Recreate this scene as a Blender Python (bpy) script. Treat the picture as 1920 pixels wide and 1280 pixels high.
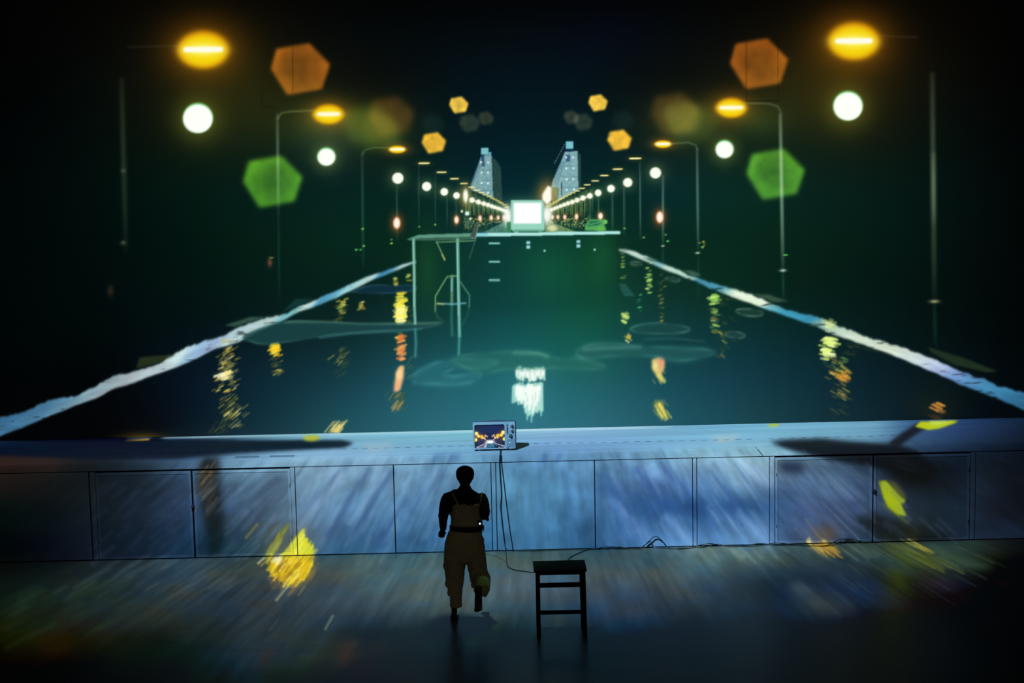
import bpy, bmesh, math, random
import numpy as np
from mathutils import Vector, Matrix

for _o in list(bpy.data.objects):
    bpy.data.objects.remove(_o)
SC = bpy.context.scene
COL = SC.collection
R = random.Random(7)
RN = np.random.RandomState(11)

# ------------------------------------------------------------------ camera
FPX = 3000.0                      # focal length in pixels of the 1920 wide frame
CAM_H, CAM_D = 4.6805, 18.1328
PIT, ROL, YAW = 0.12253, -0.020104, 0.012648
DECK_Z, DECK_Y = 1.1454, 1.6065   # stage platform: height, depth (front face at y = 0)
PANEL_Z = 1.046

cp, sp_, cy_, sy_ = math.cos(PIT), math.sin(PIT), math.cos(YAW), math.sin(YAW)
_F = np.array([sy_*cp, cy_*cp, -sp_]); _R0 = np.array([cy_, -sy_, 0.0]); _U0 = np.cross(_R0, _F)
_R = math.cos(ROL)*_R0 + math.sin(ROL)*_U0
_U = -math.sin(ROL)*_R0 + math.cos(ROL)*_U0
_C = np.array([0.0, -CAM_D, CAM_H])
cam_data = bpy.data.cameras.new('camera'); cam_data.sensor_width = 36.0
cam_data.lens = FPX/1920.0*36.0; cam_data.clip_end = 200
cam = bpy.data.objects.new('camera', cam_data); COL.objects.link(cam)
cam.matrix_world = Matrix(((_R[0], _U[0], -_F[0], _C[0]), (_R[1], _U[1], -_F[1], _C[1]),
                           (_R[2], _U[2], -_F[2], _C[2]), (0, 0, 0, 1)))
SC.camera = cam

# ------------------------------------------------------------------ world, exposure
SC.view_settings.view_transform = 'Standard'; SC.view_settings.look = 'None'
SC.view_settings.exposure = 0.0; SC.view_settings.gamma = 1.0
SC.view_settings.use_curve_mapping = False
w = bpy.data.worlds.new('dark_theatre'); SC.world = w; w.use_nodes = True
w.node_tree.nodes['Background'].inputs[0].default_value = (0.5, 0.55, 0.6, 1)
w.node_tree.nodes['Background'].inputs[1].default_value = 0.004
SC.cycles.max_bounces = 6; SC.cycles.diffuse_bounces = 3; SC.cycles.transparent_max_bounces = 8
SC.cycles.sample_clamp_indirect = 3.0
SC.cycles.use_denoising = True

# ------------------------------------------------------------------ the two stage projectors' lamps
PA = np.array([-3.6, -6.5, 9.3]); PA_AIM = np.array([0.1, 0.3, 0.9]); PA_W = 46000.0
PB = np.array([-0.40, -2.55, 9.4]);  PB_AIM = np.array([0.0, -2.9, 0.0]); PB_W = 45000.0
def spot(name, P, aim, watt, ang):
    ld = bpy.data.lights.new(name, 'SPOT'); ld.energy = watt; ld.spot_size = math.radians(ang)
    ld.spot_blend = 0.0; ld.shadow_soft_size = 0.0
    o = bpy.data.objects.new(name, ld); COL.objects.link(o)
    o.location = P; d = Vector(aim - P)
    o.rotation_euler = d.to_track_quat('-Z', 'Y').to_euler()
    return o
# added dim warm fill lamp, out of view, to brighten the performer's overalls
ADDED_FILL = spot('added_fill_lamp', np.array([-0.5, -17.6, 6.2]), np.array([-0.42, -2.7, 0.86]), 320.0, 7.6)
ADDED_FILL.data.spot_blend = .35; ADDED_FILL.data.shadow_soft_size = .08; ADDED_FILL.data.color = (1.0, .90, .72)
LAMP_A = spot('projector_lamp', PA, PA_AIM, PA_W, 104)
LAMP_B = spot('projector_lamp', PB, PB_AIM, PB_W, 104)

# ------------------------------------------------------------------ helpers
def project(P):
    v = P - _C; z = v @ _F
    return 960 + FPX*(v @ _R)/z, 640 - FPX*(v @ _U)/z
def at(px, py, axis, val):
    """point of the photograph on the world plane axis = val"""
    d = _F + (px-960)/FPX*_R + (640-py)/FPX*_U
    t = (val-_C[axis])/d[axis]
    return _C + t*d
def lin(c):
    c = np.asarray(c, float)/255.0
    return np.where(c <= 0.04045, c/12.92, ((c+0.055)/1.055)**2.4)
def srgb(r, g, b):
    a = lin((r, g, b)); return (a[0], a[1], a[2], 1)

def mat(name, col, rough=0.6, spec=0.5, metal=0.0, emit=None, estr=0.0, noise=None, bump=None):
    m = bpy.data.materials.new(name); m.use_nodes = True
    nt = m.node_tree; b = nt.nodes['Principled BSDF']
    b.inputs['Base Color'].default_value = col; b.inputs['Roughness'].default_value = rough
    b.inputs['Specular IOR Level'].default_value = spec; b.inputs['Metallic'].default_value = metal
    if emit: b.inputs['Emission Color'].default_value = emit; b.inputs['Emission Strength'].default_value = estr
    if noise or bump:
        tc = nt.nodes.new('ShaderNodeTexCoord')
        mp = nt.nodes.new('ShaderNodeMapping'); nt.links.new(tc.outputs['Object'], mp.inputs[0])
    if noise:
        sc, amt, vec = noise
        mp.inputs['Scale'].default_value = vec
        n = nt.nodes.new('ShaderNodeTexNoise'); n.inputs['Scale'].default_value = sc; n.inputs['Detail'].default_value = 5
        nt.links.new(mp.outputs[0], n.inputs['Vector'])
        mx = nt.nodes.new('ShaderNodeMix'); mx.data_type = 'RGBA'
        mx.inputs[6].default_value = tuple(c*(1-amt) for c in col[:3])+(1,)
        mx.inputs[7].default_value = tuple(min(1, c*(1+amt)) for c in col[:3])+(1,)
        nt.links.new(n.outputs['Fac'], mx.inputs[0]); nt.links.new(mx.outputs[2], b.inputs['Base Color'])
    if bump:
        sc, st, dist = bump
        n2 = nt.nodes.new('ShaderNodeTexNoise'); n2.inputs['Scale'].default_value = sc; n2.inputs['Detail'].default_value = 4
        nt.links.new(mp.outputs[0], n2.inputs['Vector'])
        bp = nt.nodes.new('ShaderNodeBump'); bp.inputs['Strength'].default_value = st; bp.inputs['Distance'].default_value = dist
        nt.links.new(n2.outputs['Fac'], bp.inputs['Height']); nt.links.new(bp.outputs[0], b.inputs['Normal'])
    return m

def obj(name, me, m, parent=None, smooth=False):
    if isinstance(me, bmesh.types.BMesh):
        bm = me; me = bpy.data.meshes.new(name); bmesh.ops.recalc_face_normals(bm, faces=bm.faces)
        bm.to_mesh(me); bm.free()
    if m: me.materials.append(m)
    if smooth:
        for p in me.polygons: p.use_smooth = True
    o = bpy.data.objects.new(name, me); COL.objects.link(o)
    if parent: o.parent = parent
    return o
def thing(name, label, cat, loc=(0, 0, 0), group=None):
    o = bpy.data.objects.new(name, None); COL.objects.link(o); o.location = loc
    o['label'] = label; o['category'] = cat
    if group: o['group'] = group
    return o
def box(bm, x0, x1, y0, y1, z0, z1, bev=0.0):
    r = bmesh.ops.create_cube(bm, size=1.0)
    for v in r['verts']:
        v.co.x = x0+(v.co.x+.5)*(x1-x0); v.co.y = y0+(v.co.y+.5)*(y1-y0); v.co.z = z0+(v.co.z+.5)*(z1-z0)
    if bev > 0:
        es = list({e for v in r['verts'] for e in v.link_edges})
        bmesh.ops.bevel(bm, geom=es, offset=bev, segments=3, affect='EDGES', profile=0.6)
def NB(): return bmesh.new()
def ring_loft(bm, rings, cap=True):
    """rings: list of lists of points, same count; closed section"""
    vs = [[bm.verts.new(p) for p in r] for r in rings]
    n = len(vs[0])
    for a, b in zip(vs[:-1], vs[1:]):
        for i in range(n):
            bm.faces.new((a[i], a[(i+1) % n], b[(i+1) % n], b[i]))
    if cap:
        bm.faces.new(vs[0][::-1]); bm.faces.new(vs[-1])
def loft(bm, nodes, n=20):
    """nodes: (center, rx, ry): elliptical sections along a path; rx along world x-ish, ry other"""
    C = [Vector(c) for c, _, _ in nodes]; rings = []
    for i, (c, rx, ry) in enumerate(nodes):
        t = (C[min(i+1, len(C)-1)]-C[max(i-1, 0)]).normalized()
        X = Vector((1, 0, 0)); 
        if abs(t.x) > .9: X = Vector((0, 0, 1))
        X = (X - t*X.dot(t)).normalized(); Y = t.cross(X)
        rings.append([C[i]+X*rx*math.cos(a)+Y*ry*math.sin(a) for a in [2*math.pi*k/n for k in range(n)]])
    ring_loft(bm, rings)
def tube(bm, pts, r, n=8, sub=6):
    P = [Vector(p) for p in pts]; Q = []
    for i in range(len(P)-1):
        p0, p1, p2, p3 = P[max(i-1, 0)], P[i], P[i+1], P[min(i+2, len(P)-1)]
        for k in range(sub):
            t = k/sub
            Q.append(.5*((2*p1)+(p2-p0)*t+(2*p0-5*p1+4*p2-p3)*t*t+(3*p1-p0-3*p2+p3)*t**3))
    Q.append(P[-1]); rings = []; up = Vector((0.13, 0.2, 1)).normalized()
    for i, q in enumerate(Q):
        t = (Q[min(i+1, len(Q)-1)]-Q[max(i-1, 0)]).normalized()
        X = up-t*up.dot(t)
        if X.length < 1e-3: X = Vector((1, 0, 0))
        X.normalize(); up = X; Y = t.cross(X)
        rings.append([q+X*r*math.cos(a)+Y*r*math.sin(a) for a in [2*math.pi*k/n for k in range(n)]])
    ring_loft(bm, rings)
def lathe(bm, prof, org, axis=(0, -1, 0), n=24):
    """prof: (radius, height) along axis"""
    A = Vector(axis).normalized(); X = A.orthogonal().normalized(); Y = A.cross(X); O = Vector(org)
    ring_loft(bm, [[O+A*h+(X*math.cos(t)+Y*math.sin(t))*max(r, 1e-5) for t in [2*math.pi*k/n for k in range(n)]] for r, h in prof])
def remesh(o, vox, smooth=4):
    m = o.modifiers.new('remesh', 'REMESH'); m.mode = 'VOXEL'; m.voxel_size = vox; m.use_smooth_shade = True
    s = o.modifiers.new('smooth', 'SMOOTH'); s.iterations = smooth; s.factor = .5

#PAINT-BEGIN
# ------------------------------------------------------------------ painter: numpy pictures for the screen, the slides and the television
def fbm2(u, v, seed=0, octs=3, gain=.5):
    """value noise at arbitrary coordinates, 0..1"""
    rs = np.random.RandomState(seed); T = rs.rand(256, 256); out = 0; amp = 1; tot = 0
    for o in range(octs):
        iu = np.floor(u).astype(int); iv = np.floor(v).astype(int); fu = u-iu; fv = v-iv
        fu = fu*fu*(3-2*fu); fv = fv*fv*(3-2*fv)
        a = T[iu & 255, iv & 255]; b = T[(iu+1) & 255, iv & 255]; c = T[iu & 255, (iv+1) & 255]; d = T[(iu+1) & 255, (iv+1) & 255]
        out = out + amp*((a*(1-fu)+b*fu)*(1-fv)+(c*(1-fu)+d*fu)*fv); tot += amp; amp *= gain
        u = u*2.03+17.3; v = v*2.01+9.1
    return out/tot
def blur(a, s):
    if s < .3: return a
    k = int(3*s)+1; x = np.arange(-k, k+1); g = np.exp(-x*x/(2*s*s)); g /= g.sum()
    a = np.apply_along_axis(lambda r: np.convolve(r, g, 'same'), 0, a) if min(a.shape) > 0 else a
    return np.apply_along_axis(lambda r: np.convolve(r, g, 'same'), 1, a)
class Canvas:
    def __init__(s, x0, y0, x1, y1, k=1.0):
        s.x0, s.y0, s.k = x0, y0, k
        s.w = int((x1-x0)*k); s.h = int((y1-y0)*k); s.a = np.zeros((s.h, s.w, 3), np.float32)
    def reg(s, xa, ya, xb, yb):
        i0 = max(0, int((xa-s.x0)*s.k)); i1 = min(s.w, int((xb-s.x0)*s.k)+1)
        j0 = max(0, int((ya-s.y0)*s.k)); j1 = min(s.h, int((yb-s.y0)*s.k)+1)
        if i1 <= i0 or j1 <= j0: return None
        X, Y = np.meshgrid((np.arange(i0, i1)+.5)/s.k+s.x0, (np.arange(j0, j1)+.5)/s.k+s.y0)
        return (slice(j0, j1), slice(i0, i1)), X, Y
    def put(s, sl, m, col, op='over'):
        c = np.asarray(col, np.float32)
        if c.ndim == 1: c = c[None, None, :]
        m = np.clip(m, 0, 1)[..., None]; b = s.a[sl]
        if op == 'over': s.a[sl] = b*(1-m)+c*m
        elif op == 'add': s.a[sl] = b+c*m
        elif op == 'screen': s.a[sl] = 255-(255-b)*(1-c*m/255)
        elif op == 'mul': s.a[sl] = b*(1-m+m*c/255)
    def poly(s, pts, col, a=1.0, soft=1.0, op='over', tex=None):
        P = np.array(pts, float); e = soft*3+2
        q = s.reg(P[:, 0].min()-e, P[:, 1].min()-e, P[:, 0].max()+e, P[:, 1].max()+e)
        if q is None: return
        sl, X, Y = q; ins = np.zeros(X.shape, bool); n = len(P)
        for i in range(n):
            x1, y1 = P[i]; x2, y2 = P[(i+1) % n]
            if y1 == y2: continue
            c = ((y1 > Y) != (y2 > Y)) & (X < (x2-x1)*(Y-y1)/(y2-y1)+x1); ins ^= c
        m = blur(ins.astype(float), soft*s.k)*a
        if tex is not None: m = m*tex(X, Y)
        s.put(sl, m, col, op)
    def rect(s, x0, y0, x1, y1, col, **k): s.poly([(x0, y0), (x1, y0), (x1, y1), (x0, y1)], col, **k)
    def line(s, pts, wd, col, a=1.0, soft=.7, op='over', al=None):
        """one stroke through pts; al: opacity at each point"""
        P = np.array(pts, float); e = wd+soft*3+2
        q = s.reg(P[:, 0].min()-e, P[:, 1].min()-e, P[:, 0].max()+e, P[:, 1].max()+e)
        if q is None: return
        sl, X, Y = q; D = np.full(X.shape, 1e9); W = np.ones(X.shape)
        for i in range(len(P)-1):
            (x1, y1), (x2, y2) = P[i], P[i+1]; L = (x2-x1)**2+(y2-y1)**2+1e-6
            t = np.clip(((X-x1)*(x2-x1)+(Y-y1)*(y2-y1))/L, 0, 1)
            d = np.hypot(X-x1-t*(x2-x1), Y-y1-t*(y2-y1)); n = d < D; D[n] = d[n]
            if al is not None: W[n] = (al[i]+(al[i+1]-al[i])*t)[n]
        s.put(sl, a*W/(1+np.exp(np.clip((D-wd/2)/(soft*.6), -40, 40))), col, op)
    def ell(s, cx, cy, rx, ry, col, a=1.0, soft=1.0, op='over', ang=0.0):
        e = max(rx, ry)+soft*4+2; q = s.reg(cx-e, cy-e, cx+e, cy+e)
        if q is None: return
        sl, X, Y = q; c, n = math.cos(ang), math.sin(ang); U = (X-cx)*c+(Y-cy)*n; V = -(X-cx)*n+(Y-cy)*c
        d = (np.hypot(U/rx, V/ry)-1)*min(rx, ry)
        s.put(sl, a/(1+np.exp(np.clip(d/(soft*.6), -40, 40))), col, op)
    def glow(s, cx, cy, rx, ry, col, a=1.0, p=2.0, op='screen'):
        q = s.reg(cx-3*rx, cy-3*ry, cx+3*rx, cy+3*ry)
        if q is None: return
        sl, X, Y = q; d = np.hypot((X-cx)/rx, (Y-cy)/ry)
        s.put(sl, a*np.exp(-d**p), col, op)
    def field(s, rows, step=10, sm=1.6):
        """smooth colours through a list of (y, [(x, rgb)...])"""
        gx = np.arange(s.x0-2*step, s.x0+s.w/s.k+4*step, step); gy = np.arange(s.y0-2*step, s.y0+s.h/s.k+4*step, step)
        ys = [r[0] for r in rows]; N = np.zeros((len(gy), len(gx), 3))
        for i in range(3):
            A = np.array([np.interp(gx, [p[0] for p in r[1]], [p[1][i] for p in r[1]]) for r in rows])
            M = np.array([np.interp(gy, ys, A[:, j]) for j in range(len(gx))]).T
            pad = np.pad(M, 8, 'edge'); N[..., i] = blur(pad, sm)[8:-8, 8:-8]
        X = (np.arange(s.w)+.5)/s.k+s.x0; Y = (np.arange(s.h)+.5)/s.k+s.y0
        fx = (X-gx[0])/step; ix = fx.astype(int); fx = (fx-ix)[None, :, None]
        fy = (Y-gy[0])/step; iy = fy.astype(int); fy = (fy-iy)[:, None, None]
        A = N[iy][:, ix]*(1-fy)*(1-fx)+N[iy][:, ix+1]*(1-fy)*fx+N[iy+1][:, ix]*fy*(1-fx)+N[iy+1][:, ix+1]*fy*fx
        s.a = A.astype(np.float32)
    def sample(s, px, py):
        fx = np.clip((px-s.x0)*s.k-.5, 0, s.w-1.001); fy = np.clip((py-s.y0)*s.k-.5, 0, s.h-1.001)
        ix = fx.astype(int); iy = fy.astype(int); fx = (fx-ix)[..., None]; fy = (fy-iy)[..., None]
        a = s.a
        return a[iy, ix]*(1-fx)*(1-fy)+a[iy, ix+1]*fx*(1-fy)+a[iy+1, ix]*(1-fx)*fy+a[iy+1, ix+1]*fx*fy

# ---------------------------------------------------------------- the film on the big screen
S = Canvas(-240, -160, 2160, 850)
rng = random.Random(3)
S.field([
 (-120, [(x, (1, 1, 1)) for x in range(-200, 2200, 200)]),
 (0, [(x, (2, 2, 2)) for x in range(-200, 2200, 200)]),
 (60, [(-150, (1, 1, 1)), (50, (2, 2, 2)), (250, (3, 4, 4)), (450, (8, 8, 4)), (600, (4, 7, 8)), (800, (3, 8, 10)), (960, (4, 10, 14)), (1150, (5, 9, 22)), (1300, (4, 8, 9)), (1400, (6, 6, 5)), (1600, (12, 8, 3)), (1750, (3, 3, 3)), (1900, (2, 2, 2)), (2080, (1, 1, 1))]),
 (150, [(-150, (1, 1, 1)), (50, (1, 2, 2)), (180, (2, 7, 7)), (330, (6, 10, 7)), (500, (10, 14, 7)), (700, (8, 11, 8)), (850, (4, 16, 22)), (960, (4, 18, 25)), (1100, (4, 17, 23)), (1250, (8, 12, 10)), (1450, (12, 14, 8)), (1600, (16, 13, 6)), (1750, (6, 9, 7)), (1900, (2, 2, 2)), (2080, (1, 1, 1))]),
 (250, [(-150, (0, 1, 1)), (50, (1, 5, 5)), (200, (2, 11, 9)), (400, (10, 20, 10)), (550, (10, 26, 17)), (700, (18, 25, 12)), (850, (4, 24, 29)), (960, (3, 26, 33)), (1100, (3, 27, 33)), (1250, (18, 24, 15)), (1450, (9, 26, 18)), (1600, (14, 20, 10)), (1750, (4, 14, 12)), (1900, (2, 4, 4)), (2080, (1, 1, 1))]),
 (350, [(-150, (0, 2, 2)), (50, (1, 7, 6)), (200, (2, 14, 11)), (400, (3, 26, 20)), (550, (5, 30, 28)), (700, (4, 34, 31)), (800, (4, 37, 36)), (960, (2, 38, 46)), (1150, (4, 38, 37)), (1250, (5, 44, 48)), (1400, (8, 42, 32)), (1550, (6, 32, 27)), (1750, (4, 20, 16)), (1900, (2, 6, 5)), (2080, (1, 2, 2))]),
 (450, [(-150, (0, 2, 2)), (50, (0, 7, 6)), (200, (1, 12, 10)), (350, (2, 20, 14)), (500, (4, 30, 20)), (650, (5, 40, 27)), (750, (6, 38, 24)), (850, (10, 48, 38)), (960, (10, 60, 54)), (1080, (12, 62, 42)), (1200, (6, 38, 26)), (1350, (6, 38, 26)), (1500, (5, 33, 22)), (1700, (4, 22, 16)), (1900, (2, 6, 5)), (2080, (1, 2, 2))]),
 (540, [(-150, (0, 2, 2)), (50, (0, 7, 6)), (200, (1, 10, 10)), (350, (2, 18, 14)), (500, (3, 26, 20)), (620, (4, 30, 22)), (700, (4, 28, 26)), (820, (8, 52, 32)), (900, (10, 60, 58)), (1000, (12, 68, 62)), (1100, (12, 74, 46)), (1200, (12, 50, 40)), (1350, (7, 40, 26)), (1500, (4, 28, 18)), (1700, (3, 18, 14)), (1900, (1, 5, 5)), (2080, (1, 2, 2))]),
 (620, [(-150, (0, 2, 2)), (50, (0, 6, 6)), (200, (1, 9, 8)), (400, (3, 16, 20)), (500, (6, 26, 28)), (650, (8, 36, 34)), (800, (14, 58, 60)), (960, (14, 76, 78)), (1100, (14, 86, 66)), (1200, (14, 62, 62)), (1350, (9, 50, 50)), (1500, (5, 36, 34)), (1700, (3, 18, 16)), (1900, (1, 4, 4)), (2080, (1, 2, 2))]),
 (700, [(-150, (0, 1, 1)), (50, (1, 4, 4)), (200, (1, 4, 5)), (350, (6, 18, 32)), (500, (10, 38, 50)), (650, (16, 54, 66)), (800, (26, 86, 96)), (960, (28, 104, 108)), (1100, (26, 94, 92)), (1250, (16, 68, 78)), (1400, (10, 52, 66)), (1550, (6, 37, 47)), (1700, (4, 22, 30)), (1900, (2, 7, 9)), (2080, (1, 2, 2))]),
 (790, [(-150, (1, 1, 1)), (50, (2, 3, 4)), (200, (3, 4, 5)), (300, (4, 8, 14)), (380, (8, 26, 38)), (500, (14, 46, 58)), (650, (24, 78, 88)), (800, (36, 98, 112)), (960, (42, 110, 128)), (1100, (38, 104, 120)), (1250, (28, 84, 96)), (1400, (20, 64, 72)), (1550, (9, 38, 46)), (1700, (6, 24, 30)), (1850, (3, 9, 12)), (2000, (1, 2, 3))]),
], 10, 3.0)
# lens-shaped discs of light (heptagons) in the film
def hept(cx, cy, r, col, a, rot, soft=2.5, rim=.25, op='screen'):
    pts = [(cx+r/54*x, cy+r/54*y) for x, y in ((-43, -38), (17, -48), (56, -9), (41, 36), (-23, 47), (-53, -1))]
    sd = int(cx)
    S.poly(pts, col, a=a, soft=soft, op=op, tex=lambda X, Y: (1-rim)+rim*np.clip(np.hypot(X-cx, Y-cy)/r*1.1, 0, 1)**2
           + .16*(fbm2((X-cx)/r*2.2+40, (Y-cy)/r*2.2+40, sd, 3)-.5)*2)
S.glow(460, 190, 150, 90, (26, 22, 4), .8); S.glow(1520, 175, 150, 90, (30, 24, 4), .8)
S.glow(381, 95, 130, 110, (40, 26, 2), .5, 1.4); S.glow(1601, 80, 130, 110, (44, 28, 2), .5, 1.4)
S.glow(690, 235, 75, 45, (44, 42, 8), .8); S.glow(1290, 228, 70, 45, (44, 44, 12), .8)
S.glow(590, 235, 60, 45, (30, 36, 8), .7); S.glow(1420, 225, 55, 35, (30, 38, 12), .7)
S.glow(620, 270, 60, 60, (8, 18, 30), .6)
hept(562, 130, 55, (176, 92, 18), .86, .25, 3, .3); hept(1422, 120, 54, (176, 88, 18), .86, .25, 3, .3)
hept(510, 341, 55, (96, 176, 26), .82, .3, 4, .35); hept(1453, 327, 54, (100, 182, 32), .82, .3, 4, .35)
S.poly([(640, 210), (700, 196), (735, 225), (758, 262), (745, 276), (690, 278), (655, 262)], (34, 50, 12), .75, 8, op='screen')
S.poly([(1240, 200), (1320, 196), (1350, 225), (1330, 262), (1270, 272)], (30, 44, 14), .6, 8, op='screen')
hept(733, 218, 42, (70, 38, 10), .8, .3, 6, .2); hept(1265, 214, 45, (66, 42, 12), .85, .3, 6, .2)
hept(712, 240, 34, (56, 46, 8), .55, .3, 8, .1); hept(1282, 222, 36, (50, 50, 14), .6, .3, 6, .1)
hept(860, 197, 18, (255, 204, 56), 1, .3, 1.6, .12); hept(1121, 193, 18, (255, 204, 56), 1, .3, 1.6, .12)
hept(813, 268, 22.5, (250, 186, 36), 1, .3, 2, .12); hept(1161, 263, 22.5, (250, 186, 36), 1, .3, 2, .12)
hept(880, 231, 19, (58, 56, 34), .8, .3, 3, .3); hept(911, 222, 14, (66, 60, 30), .8, .3, 2.5, .3)
hept(1071, 220, 14, (70, 60, 36), .8, .3, 2.5, .3); hept(1093, 229, 18, (56, 54, 36), .8, .3, 3, .3)
hept(812, 232, 20, (12, 26, 24), .6, .3, 5, .2); hept(1167, 226, 20, (16, 26, 24), .6, .3, 5, .2)
# lamp posts
def pole(x0, y0, x1, y1, wd, c, a, soft=1.2, n=8):
    T = [i/n for i in range(n+1)]
    S.line([(x0+(x1-x0)*t, y0+(y1-y0)*t) for t in T], wd, c, a, soft, 'screen', al=[math.sin(math.pi*min(1, t*.85+.12))**.7 for t in T])
pole(228, 150, 236, 470, 9, (34, 40, 32), .8, 2.5); S.glow(231, 455, 5, 4, (60, 60, 50)); S.glow(231, 320, 5, 4, (40, 40, 34)); S.glow(207, 545, 6, 10, (36, 28, 18))
pole(1748, 140, 1752, 560, 9, (56, 64, 48), .85, 2.2); S.glow(1752, 565, 9, 3, (150, 140, 100)); pole(1750, 290, 1751, 420, 8, (60, 66, 50), .8, 2.2); pole(1752, 566, 1754, 650, 6, (12, 34, 22), .8, 2)
pole(520, 215, 522, 400, 5, (64, 78, 66), .9); pole(522, 400, 524, 560, 4, (14, 28, 24), .8)
S.line([(521, 222), (527, 212), (545, 209), (588, 207)], 3, (60, 68, 40), .8, 1.2, 'screen')
pole(1463, 215, 1468, 505, 6, (110, 130, 110), .9); pole(1468, 505, 1469, 560, 4, (20, 44, 34), .8); S.glow(1468, 507, 6, 2.2, (190, 200, 190))
S.line([(1395, 193), (1440, 194), (1458, 199), (1464, 210)], 3, (54, 64, 44), .8, 1.2, 'screen')
S.line([(340, 86), (240, 88)], 2.5, (26, 26, 22), .7, 1.4, 'screen'); S.line([(1645, 67), (1720, 70)], 2.5, (30, 28, 26), .7, 1.4, 'screen')
pole(679, 285, 681, 500, 3.5, (30, 50, 44), .9); S.line([(680, 290), (684, 281), (700, 277), (735, 277)], 2.5, (40, 66, 36), .8, 1, 'screen')
S.line([(1262, 269), (1290, 267), (1305, 272), (1308, 280)], 2.5, (50, 70, 50), .8, 1, 'screen')
pole(1307, 280, 1309, 470, 3.2, (110, 130, 120), .8); S.glow(1308, 474, 4, 1.8, (190, 200, 180)); pole(1309, 476, 1309, 560, 2.5, (16, 40, 32), .7)
pole(1243, 330, 1243, 460, 3, (110, 125, 110), .8); S.glow(1243, 461, 3, 1.6, (190, 190, 150)); pole(1243, 462, 1243, 510, 2.4, (20, 44, 36), .8)
for x, ya, yb, b in [(744, 345, 450, 60), (785, 308, 420, 40), (816, 330, 425, 36), (838, 365, 425, 46), (855, 370, 430, 40), (1200, 305, 450, 90), (1170, 345, 440, 80), (1148, 360, 435, 80), (1122, 368, 428, 70), (1106, 374, 425, 60), (1092, 380, 425, 60)]:
    pole(x, ya, x+.5, yb, 2, (b, b*1.15, b), .85, .8, 4)
for x, y, rr in [(680, 429, 2), (668, 468, 2), (676, 468, 1.5), (682, 461, 2), (734, 456, 2), (734, 449, 1.2), (1207, 445, 1.6), (1171, 428, 1.6), (1252, 452, 2), (1248, 440, 1.4), (1317, 463, 2), (1319, 453, 1.6), (1312, 455, 1.2), (816, 421, 1.6), (786, 425, 1.4)]:
    S.ell(x, y, rr, rr*.8, rng.choice([(150, 230, 90), (190, 235, 90), (120, 240, 130)]), .9, .8)
S.rect(1469, 477, 1477, 479, (110, 240, 110), soft=.7); S.glow(506, 492, 4, 8, (110, 48, 34)); S.glow(509, 483, 4, 1.5, (110, 100, 60))
S.line([(1318, 452), (1321, 458), (1318, 465)], 1.5, (180, 150, 60), .8, .7)
# towers
def tower(P, col, **k): S.poly(P, col, soft=.8, **k)
tower([(902, 293), (912, 290), (922, 292), (925, 372), (884, 356), (882, 350), (898, 305)], (138, 182, 186), tex=lambda X, Y: .75+.25*fbm2(X*.3, Y*.3, 4))
tower([(923, 293), (931, 302), (939, 314), (942, 378), (925, 371)], (48, 78, 72), tex=lambda X, Y: .3+.9*fbm2(X*.8, Y*.7, 5))
S.rect(902, 277, 916, 290, (120, 190, 200), soft=.8); S.rect(916.5, 285, 921, 292, (110, 170, 190), soft=.8); S.rect(902, 290, 908, 304, (30, 60, 100), a=.8, soft=.8)
S.rect(903, 304, 909, 312, (36, 70, 110), a=.8, soft=.7)
for k in range(3): S.line([(901-k*3, 310), (886-k*2.5, 347)], 1, (50, 90, 120), .6, .5)
tower([(1059, 284), (1083, 283), (1085, 356), (1062, 368), (1045, 378), (1034, 350), (1036, 340), (1052, 302)], (140, 186, 190), tex=lambda X, Y: .78+.25*fbm2(X*.3, Y*.3, 6))
tower([(1084, 285), (1089, 290), (1089, 352), (1085, 354)], (40, 66, 66)); tower([(1060, 266), (1061, 280), (1042, 318), (1040, 306)], (10, 34, 44))
for k in range(9): S.ell(1040+k*2.3, 305-k*4.2, .9, .9, (150, 190, 190), .8, .6)
S.rect(1061, 265, 1075, 279, (120, 195, 205), soft=.8); S.rect(1060, 280, 1076, 284, (20, 46, 80), a=.8, soft=.8); S.rect(1061, 290, 1069, 303, (36, 70, 112), a=.75, soft=.8)
tower([(1034, 350), (1048, 352), (1046, 382), (1036, 384)], (90, 110, 70), a=.8)
for k in range(3): S.line([(1059-k*3, 303), (1044-k*4, 348)], 1, (50, 90, 120), .6, .5)
for x0, x1, ys in [(903, 924, (319, 338, 357)), (1052, 1085, (311, 331, 351))]:
    for y in ys: S.line([(x0, y), (x1, y)], .9, (70, 110, 120), .7, .5)
for x, y in [(902, 304), (915, 304.5), (903, 323.5), (915, 323.5), (903, 343), (915, 343.5), (915, 361), (1061.5, 295), (1074.5, 295), (1062, 315.5), (1075, 315.5), (1062.5, 336), (1075, 336), (1062.5, 356), (1076, 355)]:
    S.ell(x, y, 1.7, 1.7, (235, 255, 255), 1, .6)
S.rect(1052, 342, 1054.5, 366, (14, 50, 60), a=.8, soft=.6)
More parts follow.
